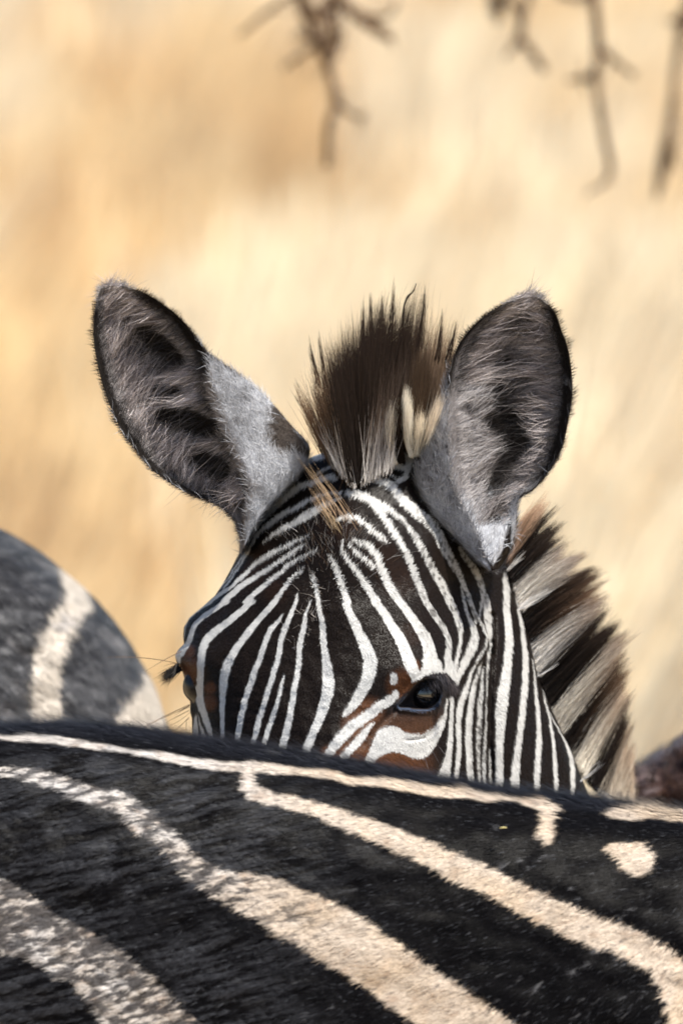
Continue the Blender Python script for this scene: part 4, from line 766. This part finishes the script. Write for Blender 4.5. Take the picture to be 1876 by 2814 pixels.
def near_col(x, y, W3, hair=False):
    x = np.asarray(x, float).ravel(); y = np.asarray(y, float).ravel(); an = flow_ang(x, y); ca = np.cos(an); sa = np.sin(an)
    fn = lambda su, sv, seed, o=3: streak(x, y, su, sv, seed, o)
    j1 = (fn(34, 7, 81) - .5) * 34; X = x + j1 * ca; Y = y - j1 * sa; jj = (fbm(x / 50, y / 50, 83) - .5) * 12; Y = Y + jj
    d = np.maximum(sd_lines(NSEG, X, Y), sd_poly(P_BLOB, X, Y))
    far = (y > 3500) | (y < np.interp(x, RGX, RGY) - 25)
    q = np.sin((W3[:, 0] - .5 * W3[:, 2]) * 50 + 2 * np.sin(W3[:, 2] * 7)) * 20; d = np.where(far, q, d)
    wv = sstep(-4, 4, d)
    # dark ticking in the left stripes, along the hair
    sp = fn(27, 8.5, 85, 2); cover = np.clip(sstep(760, 380, x) * sstep(2060, 2120, y) * .75 + np.exp(-((x - 590) / 130) ** 2 - ((y - 2410) / 50) ** 2) * .9 + sstep(1000, 800, x) * sstep(2400, 2500, y) * .35 + .08 + .25 * np.exp(-((x - 1480) / 30) ** 2 - ((y - 2290) / 25) ** 2), 0, 1)
    tk = sstep(.62 - .26 * cover, .70 - .22 * cover, sp) * np.clip(cover * 1.8, 0, 1) * .9
    spot = sstep(.84, .92, vnoise(x / 8, y / 8, 87)) * .75; brt = sstep(.62, .8, fbm(x / 26, y / 22, 89)) * .45
    tint = sstep(.35, .65, fbm(x / 130, y / 90, 88)); warm = sstep(300, 1100, x) * .75 + .25 * tint
    cream = lerp([.42, .40, .385], [.44, .355, .27], warm) * (.70 + .55 * fn(50, 6, 91))[:, None]
    cream = lerp(cream, [.26, .17, .11], brt); cream = cream * (1 - np.maximum(tk, spot)[:, None]) + np.array([.03, .028, .03]) * np.maximum(tk, spot)[:, None]
    # black coat: grey sheen plates and shaded cracks painted into the colour at the left, scuffs at the right
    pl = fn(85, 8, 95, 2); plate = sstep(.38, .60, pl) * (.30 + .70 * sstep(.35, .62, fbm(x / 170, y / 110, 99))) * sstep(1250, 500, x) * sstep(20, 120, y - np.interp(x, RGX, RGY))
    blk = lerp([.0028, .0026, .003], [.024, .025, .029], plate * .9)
    rz = sstep(45, 8, y - np.interp(x, RGX, RGY)); blk = lerp(blk, [.020, .022, .030], rz * (.4 + .6 * fn(12, 4, 96)))  # bluish sky sheen painted along the spine
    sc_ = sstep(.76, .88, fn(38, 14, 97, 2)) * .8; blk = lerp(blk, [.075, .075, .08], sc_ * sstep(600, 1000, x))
    c = blk * (1 - wv[:, None]) + cream * wv[:, None]
    return c
def near_body():
    px = np.concatenate([np.linspace(-2700, -420, 40)[:-1], np.arange(-420, 2300, 7.), np.linspace(2300, 4300, 40)[1:]])
    rd = gsm(np.interp(px, RGX, RGY)[None], 3, 1)[0]; Rw = P(px, rd, -270)
    al = PITCH + (rd - 1407) * K
    e = np.sqrt(np.clip(1 - ((px + 200) / 2600) ** 8, .02, 1)) * (px < 0) + (px >= 0) * (1 - .15 * sstep(1800, 3600, px)) * np.where(px > 3600, np.sqrt(np.clip(1 - ((px - 3600) / 720) ** 2, .03, 1)), 1)
    b = .155 * e; h = .31 * e
    v = Rw[:, 2] * np.cos(al) + Rw[:, 1] * np.sin(al); zc = (v - Rw[:, 1] * np.sin(al) - np.sqrt((b * np.sin(al)) ** 2 + (h * np.cos(al)) ** 2)) / np.cos(al)
    th = np.radians(np.concatenate([np.linspace(-40, 105, 230), np.linspace(105, 320, 50)[1:-1]]))
    X = np.repeat(Rw[:, 0][:, None], len(th), 1)
    pw = .92
    cs = np.cos(th); sn = np.sin(th)
    rel = (fbm(X * 7, np.degrees(th)[None] / 14 + 0 * X, 101) - .5) * .012 
    Y = Rw[:, 1][:, None] - (b[:, None] + rel) * np.sign(sn) * np.abs(sn) ** pw; Z = zc[:, None] + (h[:, None] + rel * .3 * np.abs(sn)) * cs
    V = np.stack([X, Y, Z], -1)
    # wrinkles of the hide along the lie of the hair (real relief)
    sh = V.shape[:2]; x, y = toPx(V.reshape(-1, 3)); an = flow_ang(x, y); wr = (streak(x, y, 85, 8, 95, 2) - .5) * .0022 * (.25 + .75 * sstep(1300, 500, x)) * sstep(0, 70, y - np.interp(x, RGX, RGY)) 
    wr += (fbm(x / 120, y / 70, 103, 2) - .5) * .005 * sstep(0, 120, y - np.interp(x, RGX, RGY))
    N0 = np.stack([0 * X, -np.sin(th)[None] / b[:, None], np.cos(th)[None] / h[:, None]], -1); N0 = unit(N0)
    V = V + N0 * wr.reshape(sh)[..., None] * (np.abs(y.reshape(sh) - 2400) < 520)[..., None]
    v2, cf = caps(V, V.shape[0], V.shape[1]); F = grid_faces(V.shape[0], V.shape[1], True); F = np.concatenate([F[:, [0, 1, 2]], F[:, [0, 2, 3]], cf])
    N = vnormals(v2, F); c = v2[:-2].mean(0)
    if np.sum(N * (v2 - c)) < 0: N = -N; F = F[:, ::-1]
    return v2, F, N, Rw, zc
NV, NF_, NN, NRw, NZ = near_body()
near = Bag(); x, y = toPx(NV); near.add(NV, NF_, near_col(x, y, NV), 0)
n = 270000
def wf2(c, nn):
    x, y = toPx(c); return ((nn @ FWD) < .45) * (x > -160) * (x < 2040) * (y < 2900) * (y > 1900)
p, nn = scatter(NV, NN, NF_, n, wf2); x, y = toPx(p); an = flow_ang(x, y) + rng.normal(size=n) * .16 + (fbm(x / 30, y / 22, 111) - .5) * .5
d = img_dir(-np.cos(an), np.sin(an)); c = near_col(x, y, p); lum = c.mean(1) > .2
gl = (~lum) & (rng.random(n) < .045 + .05 * sstep(.5, .7, fbm(x / 22, y / 14, 113))); c = np.where(gl[:, None], c + np.array([.035, .037, .042]) * rng.random((n, 1)), c); c = c * np.where(lum[:, None], .80 + .38 * rng.random((n, 1)), .6 + .8 * rng.random((n, 1)))  # glints on the black coat painted as lighter hairs
rid = y - np.interp(x, RGX, RGY)
Lf = (.0075 + .006 * sstep(50, 5, rid)) * (.55 + .9 * rng.random(n))
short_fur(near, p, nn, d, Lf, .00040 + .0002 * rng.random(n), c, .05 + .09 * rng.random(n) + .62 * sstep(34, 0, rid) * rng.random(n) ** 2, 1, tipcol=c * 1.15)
def ncol(v):
    q = np.sin((v[:, 0] * .6 + 1.0 * v[:, 2]) * 60 + 2 * np.sin(v[:, 0] * 9)); return np.where(q[:, None] > 0, [.015, .014, .015], [.6, .5, .4])
xl, xr = NRw[20], NRw[-24]
for bx, dy_, hz in ((-.52, -.09, .95), (-.50, .10, .95), (.62, -.09, .95), (.66, .10, .95)):
    yb = NRw[len(NRw) // 2, 1] + dy_; k_ = 1 if bx < 0 else 0
    tube(near, [(bx, yb, hz), (bx + .02 - .06 * k_, yb, .72), (bx - .08 * k_ + .01, yb, .5), (bx - .02 * k_, yb, .28), (bx, yb, .09), (bx + .02, yb, .0)], [.12, .085, .045, .030, .032, .048], ncol, 0, 14)
r_ = NRw[-20]; tube(near, [(r_[0] - .15, r_[1], 1.02), (r_[0] + .1, r_[1], 1.18), (r_[0] + .32, r_[1] - .03, 1.36), (r_[0] + .45, r_[1] - .05, 1.45)], [.19, .16, .12, .10], ncol, 0, 24)
tube(near, [(r_[0] + .40, r_[1] - .05, 1.44), (r_[0] + .55, r_[1] - .06, 1.40), (r_[0] + .72, r_[1] - .07, 1.25), (r_[0] + .82, r_[1] - .07, 1.15)], [.10, .105, .07, .055], ncol, 0, 20)
nz = near.build('zebra', [M_SKIN, M_NEARFUR]); tag(nz, 'nearest zebra, only its broad black and cream striped back crossing the bottom', 'zebra')
# a dry fleck of grass on the coat
a_ = cv('G', [(728, 542)])[0]; b_ = cv('G', [(760, 541)])[0]; B = Bag()
tube(B, [P(*a_, -352), P(.5 * (a_[0] + b_[0]), a_[1] - 1, -354), P(*b_, -352)], [.0005, .0006, .0003], (.62, .56, .28), n=5)
tag(B.build('grass_fleck', [M_LEAF]), 'tiny yellow fleck of dry grass lying on the black coat above the long cream stripe', 'grass fleck')

# ------------------------------------------------------------------ rump of the zebra standing farther off at the left
def row_loft(ys, L, Rr, front, back, colf, name, mats, edge=(60, 60), nf=120, nb=40, rel=0., seed=0):
    ys = np.asarray(ys, float); u = np.linspace(0, 1, nf); s = .4 * u + .6 * (1 - np.cos(np.pi * u)) / 2
    X = L[:, None] + (Rr - L)[:, None] * s[None]; W_ = (Rr - L)[:, None]; q = 2 * s[None] - 1
    D = front + back * .5 * (1 - np.sqrt(np.clip(1 - q ** 2, 0, 1))) + rel * (fbm(X / 60, ys[:, None] / 60 + 0 * X, seed) - .5)
    v = np.linspace(0, 1, nb + 2)[1:-1]; q2 = np.cos(np.pi * v); XB = (Rr + L)[:, None] / 2 + W_ / 2 * q2[None]; DB_ = front + back * .5 + back * .5 * np.sqrt(1 - q2 ** 2)[None] + 0 * XB
    V = P(np.concatenate([X, XB], 1), np.repeat(ys[:, None], nf + nb, 1), np.concatenate([D, DB_], 1)); v2, cf = caps(V, len(ys), nf + nb)
    F = grid_faces(len(ys), nf + nb, True); F = np.concatenate([F[:, [0, 2, 1]], F[:, [0, 3, 2]], cf[:, ::-1]]); N = vnormals(v2, F)
    if np.sum(N * (v2 - v2.mean(0))) < 0: N = -N; F = F[:, ::-1]
    return v2, F, N
RO = cv('R', [(-700, -60), (-500, -20), (-300, 20), (0, 150), (100, 200), (200, 260), (300, 320), (400, 400), (500, 488), (600, 568), (700, 660), (830, 800), (900, 890), (1000, 1030), (1080, 1170), (1150, 1290), (1200, 1390), (1240, 1520), (1280, 1650), (1310, 1750), (1340, 2000), (1300, 2600)])
RO = np.array(RO); ys = np.arange(RO[0, 1], 2330, 6.); Rr = np.interp(ys, RO[:, 1], RO[:, 0]); Rr = gsm(Rr[None], 2, 1)[0]
Rr[0] = -240; Lr = np.interp(ys, [1378, 1400, 1450, 1600, 1900, 2330], [-260, -330, -450, -640, -820, -860])
v2, F, N = row_loft(ys, Lr, Rr, 560, 520, None, 'x', None, rel=10, seed=5)
RS = segs([cv('R', l) for l in [[(440, 440, 60), (500, 510, 110), (560, 600, 165), (560, 690, 180), (500, 800, 215), (420, 930, 225), (375, 1030, 220), (345, 1150, 215), (325, 1300, 222), (322, 1450, 215), (330, 1640, 205), (340, 1900, 200)],
                                 [(1085, 1240, 30), (1130, 1350, 140), (1120, 1450, 230), (1090, 1550, 320), (1060, 1650, 400), (1060, 1900, 420)]]])
RS2 = segs([cv('R', l) for l in [[(40, 980, 30), (120, 1040, 60), (190, 1110, 30)], [(60, 1290, 20), (120, 1370, 60)], [(60, 210, 20), (130, 270, 40)], [(230, 350, 30), (330, 420, 50)], [(0, 1500, 120), (60, 1650, 150)], [(760, 900, 60), (880, 1000, 80), (960, 1150, 60)]]])
def rump_col(x, y):
    x = x.ravel(); y = y.ravel(); j = (fbm(x / 26, y / 26, 121) - .5) * 22; d = sd_lines(RS, x + j, y + j); wv = sstep(-5, 5, d)
    m_ = fbm(x / 30, y / 16, 123); b = lerp([.028, .028, .031], [.115, .115, .12], sstep(.35, .7, m_) * .6 + .25 * sstep(250, 0, x) * sstep(1700, 1900, y)); b = lerp(b, [.20, .19, .19], sstep(-10, 14, sd_lines(RS2, x + j * 1.5, y + j)) * .55)
    b = lerp(b, [.012, .012, .014], sstep(.55, .7, fbm(x / 42, y / 20, 129)) * .6)
    wc = np.array([.47, .42, .36]) * (.75 + .45 * fbm(x / 22, y / 22, 125))[:, None]; wc = lerp(wc, [.25, .24, .24], .6 * sstep(.45, .62, fbm(x / 30, y / 30, 127)) * np.exp(-((y - 1700) / 60) ** 2))
    return b * (1 - wv[:, None]) + wc * wv[:, None]
rump = Bag(); x, y = toPx(v2); rump.add(v2, F, rump_col(x, y), 0)
n = 60000; p, nn = scatter(v2, N, F, n, lambda c, q: ((q @ FWD) < .4) * (toPx(c)[0] > -150) * (toPx(c)[1] < 2080)); x, y = toPx(p)
short_fur(rump, p, nn, img_dir(.8 + rng.normal(size=n) * .3, .6 + rng.normal(size=n) * .3), .009 * (.5 + rng.random(n)), .0007, rump_col(x, y) * (.6 + .8 * rng.random((n, 1))), .12, 1)
c0 = P(-330, 2330, 820); tube(rump, [c0 + (.02, 0, 0), c0 + (-.06, .5, -.07), c0 + (-.14, 1.0, -.10), c0 + (-.2, 1.35, -.05), c0 + (-.24, 1.6, .12)], [.18, .2, .2, .15, .10], zcol, 0, 24)
for dx_, dy_ in ((-.13, .0), (.12, .02), (-.38, 1.15), (-.14, 1.2)):
    b0 = c0 + (dx_, dy_, -.1); tube(rump, [b0, (b0[0], b0[1], .65), (b0[0], b0[1] + .05, .45), (b0[0], b0[1], .25), (b0[0], b0[1], 0)], [.12, .08, .045, .03, .045], zcol, 0, 12)
ro = rump.build('zebra', [M_SKIN, M_FUR]); tag(ro, 'out-of-focus dark grey zebra rump at the left edge with one wide pale stripe', 'zebra')

# ------------------------------------------------------------------ shaggy dark brown back at the right edge
ys = np.arange(1985, 2420, 5.); L_ = np.interp(ys, [1985, 2010, 2034, 2056, 2073, 2089, 2103, 2126, 2200, 2420], [1990, 1920, 1876, 1838, 1811, 1786, 1774, 1733, 1694, 1650]); R2 = np.interp(ys, [1985, 2030, 2120, 2420], [2080, 2260, 2480, 2560])
L_ = L_ + (fbm(ys / 9, ys * 0, 131) - .5) * 10
v2, F, N = row_loft(ys, L_, R2, 620, 420, None, 'x', None, rel=60, seed=9, nf=160)
def br_col(x, y):
    x = x.ravel(); y = y.ravel(); m_ = fbm(x / 20, y / 20, 133); b = lerp([.035, .018, .013], [.17, .10, .080], sstep(.35, .68, m_)); e = sstep(40, 8, y - np.interp(x, [1690, 1733, 1811, 1876, 2080], [2160, 2126, 2073, 2034, 1985]))
    b = lerp(b, [.06, .065, .085], e * .7); return lerp(b, [.22, .18, .18], sstep(.6, .74, fbm(x / 13, y / 22, 135)) * .6)
brn = Bag(); x, y = toPx(v2); brn.add(v2, F, br_col(x, y), 0)
n = 30000; p, nn = scatter(v2, N, F, n, lambda c, q: ((q @ FWD) < .5) * (toPx(c)[0] < 2050)); x, y = toPx(p); an = fbm(x / 24, y / 24, 137) * 9
short_fur(brn, p, nn, img_dir(np.cos(an), np.sin(an)), .016 * (.5 + rng.random(n)), .0009, br_col(x, y) * (.5 + rng.random((n, 1))), .35, 1)
c0 = P(2150, 2620, 820); tube(brn, [c0 + (-.02, 0, -.02), c0 + (.15, .35, -.06), c0 + (.3, .7, -.08), c0 + (.38, .9, -.08)], [.13, .16, .16, .1], (.06, .035, .026), 0, 20)
for dx_, dy_ in ((-.06, .05), (.1, .05), (.22, .7), (.4, .7)):
    b0 = c0 + (dx_, dy_, -.1); tube(brn, [b0, (b0[0], b0[1], .55), (b0[0], b0[1], .3), (b0[0], b0[1], 0)], [.08, .05, .03, .04], (.05, .03, .025), 0, 10)
bo = brn.build('grazing_animal', [M_SKIN, M_FUR]); tag(bo, 'shaggy dark brown back of an animal showing at the right edge behind the mane', 'animal')
